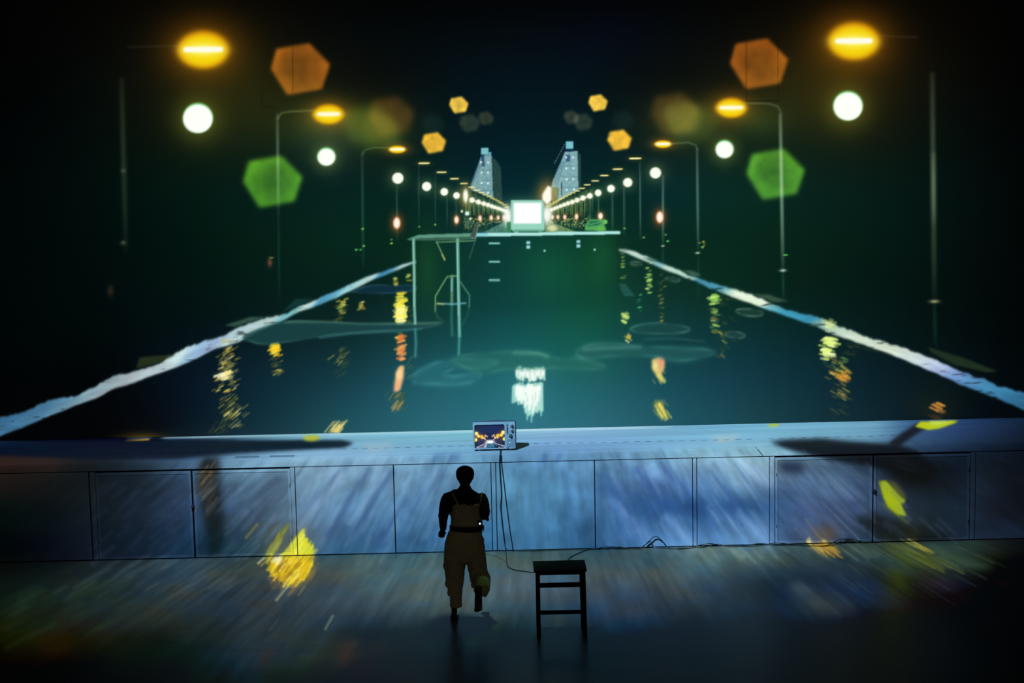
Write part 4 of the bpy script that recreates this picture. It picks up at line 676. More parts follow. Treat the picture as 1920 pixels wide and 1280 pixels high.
# the screen: a flat picture wall behind the platform
xs = spaced(-7.6, 8.0, .0135, [(-1.1, 1.45, .0075)]); zs = spaced(DECK_Z+.003, 7.9, .0135, [(3.2, 4.9, .0075)])
XX, ZZ = np.meshgrid(xs, zs); PP = np.stack([XX, np.full_like(XX, DECK_Y), ZZ], -1)
px, py = project(PP)
screen = obj('projection_screen', grid_mesh('projection_screen', PP, lin(S.sample(px, py))), film_mat('projected_film', 1.0))
screen['label'] = 'huge projection screen showing a night canal lined with street lamps behind the platform'
screen['category'] = 'screen'
bm = NB(); box(bm, -7.65, 8.05, DECK_Y+.004, DECK_Y+.1, DECK_Z+.003, 7.95)
obj('screen_backing', bm, M_black, screen)

# ------------------------------------------------------------------ stage platform
DECK_ALB = 0.34
M_deck = mat('deck_white_vinyl', (DECK_ALB,)*3+(1,), .75, .15, noise=(5, .05, (1, 4, 1)))
M_gap = mat('dark_gap', (.01, .012, .02, 1), .9, .05)
def perf_mat():
    m = bpy.data.materials.new('perforated_panel'); m.use_nodes = True; nt = m.node_tree; b = nt.nodes['Principled BSDF']
    b.inputs['Roughness'].default_value = .7; b.inputs['Specular IOR Level'].default_value = .15
    tc = nt.nodes.new('ShaderNodeTexCoord'); mp = nt.nodes.new('ShaderNodeMapping'); mp.inputs['Scale'].default_value = (48, 48, 48)
    nt.links.new(tc.outputs['Object'], mp.inputs[0])
    v = nt.nodes.new('ShaderNodeTexVoronoi'); v.inputs['Randomness'].default_value = 0.0; v.inputs['Scale'].default_value = 1.0
    nt.links.new(mp.outputs[0], v.inputs['Vector'])
    cr = nt.nodes.new('ShaderNodeMath'); cr.operation = 'GREATER_THAN'; cr.inputs[1].default_value = .62
    nt.links.new(v.outputs['Distance'], cr.inputs[0])
    mx = nt.nodes.new('ShaderNodeMix'); mx.data_type = 'RGBA'
    mx.inputs[6].default_value = (.26, .26, .26, 1); mx.inputs[7].default_value = (.06, .06, .06, 1)
    nt.links.new(cr.outputs[0], mx.inputs[0]); nt.links.new(mx.outputs[2], b.inputs['Base Color'])
    return m
M_perf = perf_mat()
M_steel = mat('dark_steel', (.12, .13, .14, 1), .4, .5, .6)
plat = thing('stage_platform', 'long raised white stage platform with panelled front below the projection screen', 'stage', (0, 0, 0))
bm = NB()
XL, XR = -9.99, 9.99
box(bm, XL, XR, .0, DECK_Y, PANEL_Z+.006, DECK_Z)          # deck and its lip
o = obj('deck', bm, M_deck, plat)
bm = NB(); box(bm, XL, XR, .02, .04, 0, PANEL_Z+.004); obj('shadow_gap', bm, M_gap, plat)
def fx(px_, py_=950): return float(at(px_, py_, 1, 0)[0])
PB_Z = .012
def panel(name, x0, x1, m, z0=PB_Z, z1=PANEL_Z-.004):
    bm = NB(); box(bm, x0, x1, 0, .019, z0, z1, .0015); return obj(name, bm, m, plat)
G_ = .0045
def solid(a, b): return panel('front_panel', fx(a)+G_, fx(b)-G_, M_deck)
def post(a, b): return panel('post', fx(a)+G_*.4, fx(b)-G_*.4, M_deck)
def door(a, b, hinge, handle=None):
    x0, x1 = fx(a)+G_, fx(b)-G_; w1 = .028
    bm = NB(); z0, z1 = PB_Z, PANEL_Z-.018
    box(bm, x0, x0+w1, -.001, .019, z0, z1); box(bm, x1-w1, x1, -.001, .019, z0, z1)
    box(bm, x0+w1, x1-w1, -.001, .019, z0, z0+.03); box(bm, x0+w1, x1-w1, -.001, .019, z1-.03, z1)
    d = obj('access_door', bm, M_deck, plat)
    bm = NB(); box(bm, x0+w1, x1-w1, .004, .016, z0+.03, z1-.03); obj('perforated_infill', bm, M_perf, d)
    if handle:
        hx = fx(handle); bm = NB(); box(bm, hx-.018, hx+.018, -.02, .0, .60, .635, .003); lathe(bm, [(.0, -.002), (.009, -.002), (.009, .018), (.006, .022), (0, .022)], (hx-.012, -.018, .612))
        h = obj('latch', bm, M_steel, d); h['label'] = 'small dark metal latch'
    for z in (.22, .83):
        hx = fx(hinge); bm = NB(); box(bm, hx-.003, hx+.003, -.005, .0, z-.02, z+.02); obj('hinge', bm, M_steel, d)
solid(-260, 169); post(170.5, 181); door(181, 361, 183, 362.5); door(363, 547, 545); post(546.5, 554.5)
solid(555, 739.5); solid(740, 922); post(922.5, 930.5); solid(931, 1115.5); solid(1116, 1299); post(1299.5, 1306.5)
solid(1307, 1443); post(1443.5, 1452.5); door(1453, 1636, 1456); door(1637.5, 1818, 1816, 1637); post(1818.5, 1828); solid(1828.5, 2170)
# dashed row of slots, lid plates, stray marks on the deck
def deck_pt(x, y): p = at(x, y, 2, DECK_Z); return p
def slots(xa, ya, xb, yb, n, ln=10):
    for k in range(n):
        bm = NB(); t = k/(n-1); x = xa+(xb-xa)*t; y = ya+(yb-ya)*t; p = deck_pt(x, y); q2 = deck_pt(x+ln, y-ln*.025)
        box(bm, p[0], q2[0], p[1]-.006, p[1]+.006, DECK_Z, DECK_Z+.0012)
        obj('floor_slot', bm, M_gap, plat)
slots(640, 841.5, 880, 835.5, 13, 9); slots(1000, 831.8, 1400, 823.5, 20, 10); slots(1440, 822, 1670, 816.5, 12, 9); slots(180, 852, 480, 845, 14, 12)
M_plate = mat('lid_plate', (.17, .19, .2, 1), .5, .4)
for a, b, y in ((506, 552, 855.5), (441, 486, 857)):
    p, q2 = deck_pt(a, y), deck_pt(b, y-1); bm = NB()
    box(bm, p[0], q2[0], p[1]-.05, p[1]+.05, DECK_Z, DECK_Z+.003, .001); o = obj('lid', bm, M_plate, plat); o['label'] = 'grey steel socket lid'
bm = NB(); p = deck_pt(1416, 838); box(bm, p[0], p[0]+.01, p[1]-.14, p[1]+.02, DECK_Z, DECK_Z+.001); obj('seam_mark', bm, M_plate, plat); bm = NB(); box(bm, p[0]+.3, p[0]+.45, p[1]+.05, p[1]+.06, DECK_Z, DECK_Z+.001); obj('seam_mark', bm, M_plate, plat)
bm = NB(); box(bm, XL, XR, -.003, .0, PANEL_Z+.0035, PANEL_Z+.0055); obj('trim_line', bm, M_gap, plat)

# ------------------------------------------------------------------ projectors: lamp shines through a painted slide
SLIDE = bpy.data.materials.new('slide_film'); SLIDE.use_nodes = True
_nt = SLIDE.node_tree; _nt.nodes.remove(_nt.nodes['Principled BSDF'])
_tr = _nt.nodes.new('ShaderNodeBsdfTransparent'); _vc = _nt.nodes.new('ShaderNodeVertexColor'); _vc.layer_name = 'film'
_nt.links.new(_vc.outputs['Color'], _tr.inputs['Color']); _nt.links.new(_tr.outputs[0], _nt.nodes['Material Output'].inputs['Surface'])
SPILL_X = [60, 250, 480, 700, 1000, 1200, 1400, 1570, 1800]
SPILL = [
 [815, 5, 6, 2, 5, 6, 2, 2, 3, 0, 2, 3, 0, 3, 6, 0, 4, 9, 2, 2, 4, 2, 2, 4, 3, 2, 4, 3],
 [840, 5, 6, 4, 4, 6, 3, 3, 4, 0, 4, 6, 0, 4, 7, 0, 4, 7, 0, 0, 0, 0, 0, 0, 0, 1, 2, 2],
 [860, 2, 4, 4, 1, 3, 3, 3, 4, 3, 4, 7, 3, 6, 11, 6, 5, 12, 13, 3, 4, 3, 0, 0, 0, 0, 0, 0],
 [890, 1, 1, 0, 0, 0, 0, 1, 0, 0, 7, 12, 14, 7, 13, 14, 7, 13, 14, 0, 0, 0, 0, 0, 0, 0, 0, 0],
 [920, 0, 0, 0, 0, 0, 0, 0, 0, 0, 10, 15, 15, 10, 15, 15, 8, 15, 15, 7, 12, 13, 0, 0, 0, 0, 0, 0],
 [950, 1, 0, 0, 1, 0, 0, 1, 0, 0, 13, 18, 16, 13, 18, 17, 8, 15, 17, 7, 14, 15, 0, 0, 0, 0, 0, 0],
 [980, 1, 0, 0, 1, 0, 0, 4, 0, 0, 16, 23, 22, 16, 23, 22, 10, 20, 22, 7, 15, 15, 0, 0, 0, 0, 0, 0],
 [1005, 1, 1, 0, 1, 0, 0, 10, 0, 0, 16, 23, 22, 16, 23, 22, 9, 19, 22, 2, 7, 17, 0, 0, 0, 0, 0, 0],
 [1030, 1, 1, 0, 1, 0, 0, 12, 0, 0, 14, 12, 12, 13, 22, 25, 6, 13, 22, 1, 4, 15, 0, 0, 5, 0, 0, 0],
 [1048, 0, 0, 0, 0, 0, 0, 0, 2, 6, 0, 6, 23, 0, 10, 34, 5, 16, 44, 6, 16, 44, 6, 10, 16, 3, 4, 10],
 [1060, 0, 0, 0, 0, 0, 0, 0, 4, 12, 0, 6, 23, 1, 9, 27, 4, 15, 41, 6, 15, 40, 6, 9, 16, 4, 6, 10],
 [1075, 0, 0, 0, 0, 0, 0, 1, 6, 12, 2, 8, 23, 1, 10, 27, 2, 12, 38, 6, 12, 38, 6, 9, 16, 4, 6, 10],
 [1090, 0, 0, 0, 0, 0, 1, 2, 9, 12, 3, 10, 24, 2, 11, 27, 3, 12, 31, 6, 12, 31, 6, 9, 16, 4, 8, 11],
 [1110, 0, 0, 1, 0, 0, 2, 5, 10, 14, 5, 11, 25, 5, 14, 27, 5, 14, 31, 6, 14, 31, 6, 10, 15, 4, 8, 13],
 [1130, 0, 0, 1, 0, 0, 2, 5, 11, 16, 6, 14, 25, 6, 15, 28, 7, 16, 30, 7, 16, 30, 6, 11, 15, 4, 10, 15],
 [1155, 0, 0, 2, 0, 0, 2, 6, 11, 16, 6, 15, 25, 7, 16, 27, 7, 16, 28, 10, 18, 27, 10, 18, 20, 6, 12, 16],
 [1180, 0, 0, 3, 2, 3, 4, 6, 11, 16, 7, 16, 28, 9, 17, 28, 12, 20, 34, 13, 22, 29, 13, 22, 28, 12, 20, 21],
 [1205, 2, 2, 6, 3, 3, 7, 6, 10, 13, 8, 16, 32, 11, 19, 45, 18, 30, 45, 18, 30, 35, 18, 28, 31, 16, 26, 28],
 [1230, 2, 3, 7, 3, 3, 7, 6, 9, 10, 8, 17, 46, 18, 30, 68, 21, 34, 68, 22, 34, 45, 21, 31, 34, 20, 28, 32],
 [1255, 3, 3, 8, 5, 4, 9, 6, 9, 10, 8, 21, 68, 21, 40, 72, 22, 46, 73, 24, 40, 69, 22, 34, 38, 22, 31, 35],
 [1275, 4, 4, 9, 5, 4, 10, 6, 8, 10, 7, 22, 70, 22, 48, 76, 24, 50, 76, 24, 48, 71, 24, 35, 38, 22, 32, 37],
]
#SPILL-TABLE
def spill(px, py):
    """light that reaches the floor and platform anyway by bounce and reflection, thousandths"""
    if not SPILL: return 0
    ys = np.array([r[0] for r in SPILL], float); A = np.array([r[1:] for r in SPILL], float).reshape(len(SPILL), len(SPILL_X), 3)/1000
    fy = np.interp(py, ys, np.arange(len(ys))); fx_ = np.interp(px, SPILL_X, np.arange(len(SPILL_X)))
    iy = np.minimum(fy.astype(int), len(ys)-2); ix = np.minimum(fx_.astype(int), len(SPILL_X)-2); ty = (fy-iy)[..., None]; tx_ = (fx_-ix)[..., None]
    return A[iy, ix]*(1-ty)*(1-tx_)+A[iy, ix+1]*(1-ty)*tx_+A[iy+1, ix]*ty*(1-tx_)+A[iy+1, ix+1]*ty*tx_
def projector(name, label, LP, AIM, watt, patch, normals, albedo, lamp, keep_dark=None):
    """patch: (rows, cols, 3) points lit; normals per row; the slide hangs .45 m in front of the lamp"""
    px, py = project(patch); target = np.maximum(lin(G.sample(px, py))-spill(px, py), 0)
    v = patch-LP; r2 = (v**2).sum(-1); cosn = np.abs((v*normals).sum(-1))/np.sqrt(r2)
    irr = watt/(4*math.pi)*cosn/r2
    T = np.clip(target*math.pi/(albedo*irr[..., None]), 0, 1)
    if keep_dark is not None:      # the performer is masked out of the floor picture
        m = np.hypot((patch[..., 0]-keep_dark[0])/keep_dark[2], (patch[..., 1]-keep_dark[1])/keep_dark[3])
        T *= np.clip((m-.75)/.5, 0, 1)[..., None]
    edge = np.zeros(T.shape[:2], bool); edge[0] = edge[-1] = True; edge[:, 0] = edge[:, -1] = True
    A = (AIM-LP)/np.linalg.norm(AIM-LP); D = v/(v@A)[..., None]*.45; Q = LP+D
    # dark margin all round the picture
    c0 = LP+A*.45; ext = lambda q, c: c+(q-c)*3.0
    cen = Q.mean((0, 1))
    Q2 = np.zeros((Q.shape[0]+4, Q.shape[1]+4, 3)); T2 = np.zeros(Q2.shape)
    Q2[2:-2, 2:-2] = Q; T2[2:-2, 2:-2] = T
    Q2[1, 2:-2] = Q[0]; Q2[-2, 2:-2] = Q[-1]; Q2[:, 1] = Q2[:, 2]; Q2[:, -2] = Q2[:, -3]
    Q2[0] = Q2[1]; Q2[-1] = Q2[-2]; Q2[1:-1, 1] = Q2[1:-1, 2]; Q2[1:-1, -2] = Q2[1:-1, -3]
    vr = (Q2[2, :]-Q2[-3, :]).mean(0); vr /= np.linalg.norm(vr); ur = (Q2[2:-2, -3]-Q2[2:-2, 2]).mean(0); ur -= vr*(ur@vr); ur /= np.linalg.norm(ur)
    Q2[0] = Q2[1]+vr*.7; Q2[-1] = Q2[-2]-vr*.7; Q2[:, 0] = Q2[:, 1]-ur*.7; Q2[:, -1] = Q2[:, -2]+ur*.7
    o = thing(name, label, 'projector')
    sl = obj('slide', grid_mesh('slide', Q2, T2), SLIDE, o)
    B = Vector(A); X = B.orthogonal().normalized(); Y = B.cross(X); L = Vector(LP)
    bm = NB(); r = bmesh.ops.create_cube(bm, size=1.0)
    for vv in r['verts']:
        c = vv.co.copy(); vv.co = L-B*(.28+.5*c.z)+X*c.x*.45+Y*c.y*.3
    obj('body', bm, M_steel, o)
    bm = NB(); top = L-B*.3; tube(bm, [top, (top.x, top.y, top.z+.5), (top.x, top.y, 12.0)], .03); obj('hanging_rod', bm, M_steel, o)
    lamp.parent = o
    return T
def added_fill_body():  # housing for the added fill lamp, not a known fixture of the theatre
    o = thing('added_spotlight', 'small added fill lamp, out of view, that brightens the running person', 'added_spotlight'); L = Vector(ADDED_FILL.location)+Vector((0, -.12, .05))
    bm = NB(); lathe(bm, [(0, 0), (.09, 0), (.1, .05), (.09, .3), (.05, .34), (0, .34)], L, (0, -1, .3)); obj('housing', bm, M_black, o)
    bm = NB(); tube(bm, [L+Vector((0, -.15, .1)), (L.x, L.y-.15, 12)], .02); obj('hanging_rod', bm, M_steel, o); ADDED_FILL.parent = o
added_fill_body()
ROWS_D = np.linspace(DECK_Y, 0, 46)[:-1]; ROWS_F = np.linspace(DECK_Z, 0, 115)
cols = np.arange(-7.6, 8.0, .0115)
rowp = [(y, DECK_Z, (0, 0, 1.)) for y in ROWS_D]+[(0, z, (0, -1., 0)) for z in ROWS_F]
patch = np.array([[(x, y, z) for x in cols] for y, z, _ in rowp]); nrm = np.array([[n]*len(cols) for _, _, n in rowp])
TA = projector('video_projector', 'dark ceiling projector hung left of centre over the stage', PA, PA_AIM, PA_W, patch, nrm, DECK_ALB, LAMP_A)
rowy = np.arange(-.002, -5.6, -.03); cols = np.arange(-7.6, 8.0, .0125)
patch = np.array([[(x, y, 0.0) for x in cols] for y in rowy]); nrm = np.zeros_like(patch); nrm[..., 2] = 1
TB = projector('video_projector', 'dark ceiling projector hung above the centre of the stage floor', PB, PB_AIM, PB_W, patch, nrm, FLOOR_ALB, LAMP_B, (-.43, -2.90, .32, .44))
print('slide maxima', [round(float(np.percentile(t, 99.9)), 3) for t in (TA, TB)], float((TA >= 1).mean()), float((TB >= 1).mean()))

# ------------------------------------------------------------------ small television on the platform
M_tv = mat('tv_cream_plastic', (.33, .345, .33, 1), .45, .4)
M_tvd = mat('tv_dark_shell', (.04, .045, .05, 1), .45, .4)
M_knob = mat('knob_grey', (.07, .075, .08, 1), .35, .5)
M_rimk = mat('knob_silver', (.42, .43, .42, 1), .3, .5, .4)
TVY = .20
tl = at(886.3, 792.5, 1, TVY); br = at(966.6, 843.0, 1, TVY)
TX0, TX1, TZ0, TZ1 = float(tl[0]), float(br[0]), DECK_Z+.022, float(at(926, 791.3, 1, TVY)[2])
tv = thing('television', 'small old portable television with a lit screen sitting on the platform edge', 'television', ((TX0+TX1)/2, TVY+.15, DECK_Z))
TV_LIFT = .001
tv_parts = []
def tvp(name, bm, m, parent=None, smooth=False):
    if isinstance(bm, bmesh.types.BMesh):
        bmesh.ops.translate(bm, verts=bm.verts, vec=(-tv.location[0], -tv.location[1], -tv.location[2]))
    return obj(name, bm, m, parent or tv, smooth)
def tx(px_): return float(at(px_, 818, 1, TVY)[0])
def tz(py_): return float(at(926, py_, 1, TVY)[2])
# shell: tapered box behind the front
bm = NB(); vs = []
def rr(x0, x1, z0, z1, y, r=.022, n=5):
    out = []
    for cx, cz, a0 in ((x1-r, z1-r, 0), (x0+r, z1-r, 90), (x0+r, z0+r, 180), (x1-r, z0+r, 270)):
        for k in range(n+1):
            a = math.radians(a0+90*k/n); out.append((cx+r*math.cos(a), y, cz+r*math.sin(a)))
    return out
ring_loft(bm, [rr(TX0+.002, TX1+.006, TZ0+.002, TZ1+.002, TVY+.022), rr(TX0+.001, TX1+.012, TZ0, TZ1+.006, TVY+.05), rr(TX0, TX1+.012, TZ0, TZ1-.015, TVY+.17), rr(TX0+.05, TX1-.03, TZ0+.03, TZ1-.07, TVY+.25, .03), rr(TX0+.08, TX1-.07, TZ0+.05, TZ1-.10, TVY+.28, .03)])
tvp('shell', bm, M_tvd, smooth=False)
# front moulding with the opening for the tube
SX0, SX1, SZ0, SZ1 = tx(889.8), tx(946.6), tz(840.6), tz(795.6)
bm = NB()
outer = rr(TX0, TX1, TZ0, TZ1, TVY-.006, .014); inner = rr(SX0, SX1, SZ0, SZ1, TVY-.004, .022); back = rr(SX0+.004, SX1-.004, SZ0+.004, SZ1-.004, TVY+.018, .02); ob = rr(TX0, TX1, TZ0, TZ1, TVY+.022, .014)
O, I, B_, OB = [[bm.verts.new(p) for p in r] for r in (outer, inner, back, ob)]
n = len(O)
for i in range(n):
    j = (i+1) % n
    bm.faces.new((O[i], O[j], I[j], I[i])); bm.faces.new((I[i], I[j], B_[j], B_[i])); bm.faces.new((OB[i], OB[j], O[j], O[i]))
front = tvp('front_frame', bm, M_tv)
# picture tube: bulged grid
u = np.linspace(0, 1, 172); v = np.linspace(0, 1, 136); UU, VV = np.meshgrid(u, v)
PPt = np.stack([SX0+.001+(SX1-SX0-.002)*UU, TVY+.012-.014*(1-(2*UU-1)**2)*(1-(2*VV-1)**2), SZ1-.001-(SZ1-SZ0-.002)*VV], -1)-np.array(tv.location)
me = grid_mesh('tube', PPt, lin(V.sample(UU*57, VV*45)))
tube_o = obj('picture_tube', me, film_mat('tube_picture', 1.0, .02, .15, .4), tv, True); tube_o['label'] = 'lit screen showing a tiny street with yellow lamps'
# controls
for px_, py_, r_, rim in ((960.2, 798.4, 3.9, 1), (960.4, 807.6, 3.3, 1), (957.6, 817.4, 3.7, 0)):
    cx, cz, rw = tx(px_), tz(py_), r_/160
    bm = NB(); lathe(bm, [(0, 0), (rw, 0), (rw, .004), (rw*.86, .007), (0, .007)], (cx, TVY-.006, cz)); ringo = tvp('dial_ring', bm, M_rimk if rim else M_knob)
    bm = NB(); lathe(bm, [(0, .006), (rw*.62, .006), (rw*.55, .022), (rw*.4, .024), (0, .024)], (cx, TVY-.006, cz)); tvp('dial', bm, M_knob, ringo)
for py_ in (796.5, 801.3, 805.6, 810):
    bm = NB(); lathe(bm, [(0, 0), (.008, 0), (.007, .012), (0, .013)], (tx(951), TVY-.006, tz(py_)), n=14); tvp('small_knob', bm, M_knob)
bm = NB(); lathe(bm, [(0, 0), (.01, 0), (.008, .014), (0, .015)], (tx(952.4), TVY-.006, tz(840)), n=14); tvp('power_knob', bm, M_knob)
bm = NB(); box(bm, tx(950.5), tx(964.5), TVY-.008, TVY-.004, tz(837.5), tz(823.5), .001); gr = tvp('speaker_grille', bm, mat('grille_grey', (.19, .22, .23, 1), .6, .3))
bm = NB()
for k in range(9): box(bm, tx(951), tx(964), TVY-.0095, TVY-.008, tz(836.8-k*1.55), tz(836.1-k*1.55))
tvp('grille_ribs', bm, M_tv, gr)
bm = NB(); lathe(bm, [(0, 0), (.005, 0), (.004, .004), (0, .005)], (tx(955.6), TVY-.0095, tz(829.8)), n=12)
tvp('indicator_light', bm, mat('indicator_glow', (.6, .8, 1, 1), .4, .5, emit=(.6, .85, 1, 1), estr=1.4))
for px_ in (960.6, 962.8):
    bm = NB(); lathe(bm, [(0, 0), (.0035, 0), (.003, .003), (0, .003)], (tx(px_), TVY-.006, tz(839.5)), n=10); tvp('socket', bm, M_knob)
for px_ in (898, 955.5):
    for yy in (.03, .24):
        bm = NB(); lathe(bm, [(0, 0), (.012, 0), (.014, .012), (.013, .024), (0, .024)], (tx(px_), TVY+yy, DECK_Z), (0, 0, 1), 14); tvp('foot', bm, M_tv)
bm = NB(); tube(bm, [(TX0+.12, TVY+.1, TZ1-.004), (TX0+.14, TVY+.1, TZ1+.001), (TX1-.14, TVY+.1, TZ1+.001), (TX1-.12, TVY+.1, TZ1-.004)], .005); tvp('carry_handle', bm, M_tvd)

tv.location.z += TV_LIFT
# ------------------------------------------------------------------ wooden stool
M_wood = mat('dark_stained_wood', (.034, .017, .012, 1), 8e-1, .06, noise=(8, .35, (1, 1, 5)), bump=(40, .15, .002))
fl_ = at(1010.5, 1193, 2, 0); fr_ = at(1097.5, 1192, 2, 0)
SY = float((fl_[1]+fr_[1])/2); SLX, SRX = float(fl_[0]), float(fr_[0])
SH = float(at(1050, 1068.5, 1, SY-.03)[2]); sx0 = float(at(1001, 1070, 1, SY-.03)[0]); sx1 = float(at(1100.3, 1067, 1, SY-.03)[0])
print('stool', SY, SLX, SRX, SH, sx0, sx1, at(1050, 1050, 2, SH)[1]-SY)
SDp = float(at(1050, 1050, 2, SH)[1])
st = thing('wooden_stool', 'dark wooden stool standing empty on the floor beside the running person', 'stool', ((SLX+SRX)/2, (SY+SDp)/2, 0))
def sp(name, bm):
    bmesh.ops.translate(bm, verts=bm.verts, vec=(-st.location[0], -st.location[1], 0)); return obj(name, bm, M_wood, st)
bm = NB(); box(bm, sx0, sx1, SY-.03, SDp, SH-.022, SH, .004); sp('seat', bm)
bm = NB(); box(bm, sx0+.02, sx1-.03, SY+.0, SY+.018, SH-.055, SH-.023, .002); sp('apron', bm)
bm = NB(); box(bm, sx0+.02, sx1-.03, SDp-.05, SDp-.032, SH-.055, SH-.023, .002); sp('apron', bm)
lt0, lt1 = float(at(1008.3, 1072, 1, SY)[0]), float(at(1093.7, 1072, 1, SY)[0])
def leg(xt, yt, xb, yb, w_=.019):
    bm = NB(); vs = []
    for x, y, z in ((xt, yt, SH-.023), (xb, yb, 0)):
        vs.append([bm.verts.new((x+a*w_, y+b*w_, z)) for a, b in ((-1, -1), (1, -1), (1, 1), (-1, 1))])
    for i in range(4): bm.faces.new((vs[0][i], vs[0][(i+1) % 4], vs[1][(i+1) % 4], vs[1][i]))
    bm.faces.new(vs[0][::-1]); bm.faces.new(vs[1]); sp('leg', bm)
leg(lt0, SY, SLX, SY); leg(lt1, SY, SRX, SY); leg(lt0+.004, SDp-.04, SLX+.004, SDp-.03); leg(lt1-.004, SDp-.04, SRX-.004, SDp-.03)
for py0, py1 in ((1092.5, 1101), (1144.5, 1151.5)):
    z1, z0 = float(at(1050, py0, 1, SY-.01)[2]), float(at(1050, py1, 1, SY-.01)[2]); bm = NB(); box(bm, SLX+.0, SRX-.0, SY-.010, SY+.010, z0, z1, .002); sp('rail', bm)
for z in (SH-.20, SH-.46):
    for x in (SLX, SRX): bm = NB(); box(bm, x-.009, x+.009, SY+.015, SDp-.04, z-.018, z+.018, .002); sp('side_rail', bm)

# ------------------------------------------------------------------ cables
M_cab = mat('black_cable', (.012, .013, .016, 1), .5, .4)
def flr(x, y, h=.007): p = at(x, y, 2, h); return (p[0], p[1], p[2])
def fac(x, y, d=.012): p = at(x, y, 1, -d); return (p[0], p[1], max(p[2], .008))
def dck(x, y): p = at(x, y, 2, DECK_Z+.006); return (p[0], p[1], p[2])
def cable(label, pts, r):
    bm = NB(); tube(bm, pts, r); o = obj('power_cable', bm, M_cab); o['label'] = label; o['category'] = 'cable'; o['group'] = 'stage cables'; return o
edge = lambda x, y: (at(x, y, 1, -.008)[0], -.008, DECK_Z+.004)
cable('black cable hanging from the television and sweeping across the floor to the stool',
      [(at(938, 846, 1, .2)[0], .34, DECK_Z+.008), dck(938, 847), edge(937.5, 851), fac(936.5, 868), fac(938, 895), fac(940, 925), fac(938.8, 950), fac(941, 975), fac(944.5, 1005), fac(947.5, 1026, .02), flr(949.3, 1040), flr(950, 1053), flr(953, 1062), flr(962, 1067), flr(975, 1069.5), flr(990, 1071.5), flr(1003, 1072), flr(1025, 1066), flr(1045, 1060), flr(1060, 1053), flr(1066, 1048.5), flr(1070, 1044), flr(1085, 1036.5), flr(1100, 1031), flr(1115, 1028.6), flr(1140, 1028.3), flr(1170, 1028.4), flr(1196, 1027.8),
       fac(1208, 1022, .03), fac(1218, 1013, .03), fac(1228, 1005.3, .03), fac(1238, 1010, .03), fac(1247, 1020, .03), flr(1256, 1027.5), flr(1275, 1028.4), flr(1297, 1026.4), fac(1315, 1021, .02), fac(1330, 1018.6, .02), flr(1352, 1022), flr(1375, 1024), flr(1400, 1022.5), fac(1425, 1018.6, .02), flr(1460, 1021.5), flr(1500, 1020.8), flr(1545, 1022.5), fac(1562, 1017, .03), fac(1575, 1011.5, .03), fac(1595, 1010, .03), flr(1622, 1017), flr(1650, 1016.5)], .0058)
cable('second black cable dropping from the television and lying along the platform foot',
      [(at(939, 846, 1, .2)[0]+.012, .33, DECK_Z+.008), dck(939.5, 847), edge(939.5, 851), fac(940, 868), fac(944, 900), fac(947.5, 930), fac(952, 965), fac(956, 995), fac(960, 1018), flr(962.5, 1033), flr(980, 1033), flr(1020, 1031.6), flr(1070, 1030.2), flr(1110, 1029.4), fac(1135, 1024.4, .015), fac(1160, 1025, .015), flr(1185, 1028), flr(1200, 1028), fac(1212, 1019.5, .02), fac(1219.5, 1014.8, .02), fac(1222, 1019, .02), fac(1224, 1025, .02), flr(1240, 1026.8), flr(1270, 1027), flr(1320, 1025.4), fac(1345, 1019.5, .02), flr(1370, 1024), flr(1420, 1023), fac(1455, 1017.5, .02), flr(1500, 1022), flr(1535, 1023.5), flr(1560, 1022.5), fac(1580, 1013, .02), fac(1600, 1011.5, .02), flr(1630, 1018.4)], .0042)
cable('thin dark wire lying on the floor by the hanging cable', [flr(908, 1038, .003), flr(925, 1041, .003), flr(940, 1047, .003), flr(949, 1053, .003)], .0016)

# ------------------------------------------------------------------ running person, seen from behind
M_skin = mat('skin', (.05, .032, .024, 1), .6, .2)
M_knit = mat('black_knit', (.006, .006, .007, 1), .9, .1, bump=(60, .3, .003))
M_trs = mat('tan_cotton', (.30, .26, .155, 1), .9, .1, noise=(20, .15, (1, 1, 1)), bump=(26, .5, .008))
M_belt = mat('black_belt', (.004, .004, .004, 1), .6, .2)
M_hair = mat('dark_hair', (.004, .004, .004, 1), .9, .1, bump=(90, .6, .004))
PY = -2.72
per = thing('person', 'person running towards the platform, seen from behind, in tan overalls over a black long-sleeved top', 'person', (float(at(868, 1168, 1, PY)[0]), PY, 0))
PL = Vector(per.location)
def pp(x, y, d=0.0):
    p = at(x, y, 1, PY+d); return Vector(p)
PXM = FPX/(CAM_D+PY+.3)*1.0     # pixels per metre at the person
def nd(x, y, d, rx, ry): return (pp(x, y, d)-PL, rx/PXM, ry)
def nd3(x, y, d, r): return (pp(x, y, d)-PL, r, r)
def part(name, bm, m, vox, sm=4, parent=None):
    o = obj(name, bm, m, parent or per, True); remesh(o, vox, sm); return o
# body: torso, neck, head, arms, hands, legs, feet
bm = NB()
loft(bm, [nd(871, 1020, 0, 30, .115), nd(871, 1004, 0, 29, .115), nd(872, 988, .0, 25.5, .10), nd(873, 975, .01, 26, .10), nd(874, 960, .02, 28.5, .115), nd(873, 945, .03, 31.5, .12), nd(871, 932, .03, 33, .105), nd(871, 924, .025, 27, .085), nd(872, 918, .02, 15, .065), nd(872, 910, .03, 9.6, .055), nd(872, 900, .045, 9.6, .055)], 24)
loft(bm, [nd(872, 905, .055, 8, .05), nd(872, 902, .06, 12, .075), nd(872, 896, .06, 15.5, .092), nd(872, 889, .06, 16.6, .10), nd(872, 882, .06, 15.5, .098), nd(872, 877, .06, 11.5, .08), nd(872, 874.4, .06, 6, .045)], 22)
def cap(pts): loft(bm, pts, 12)
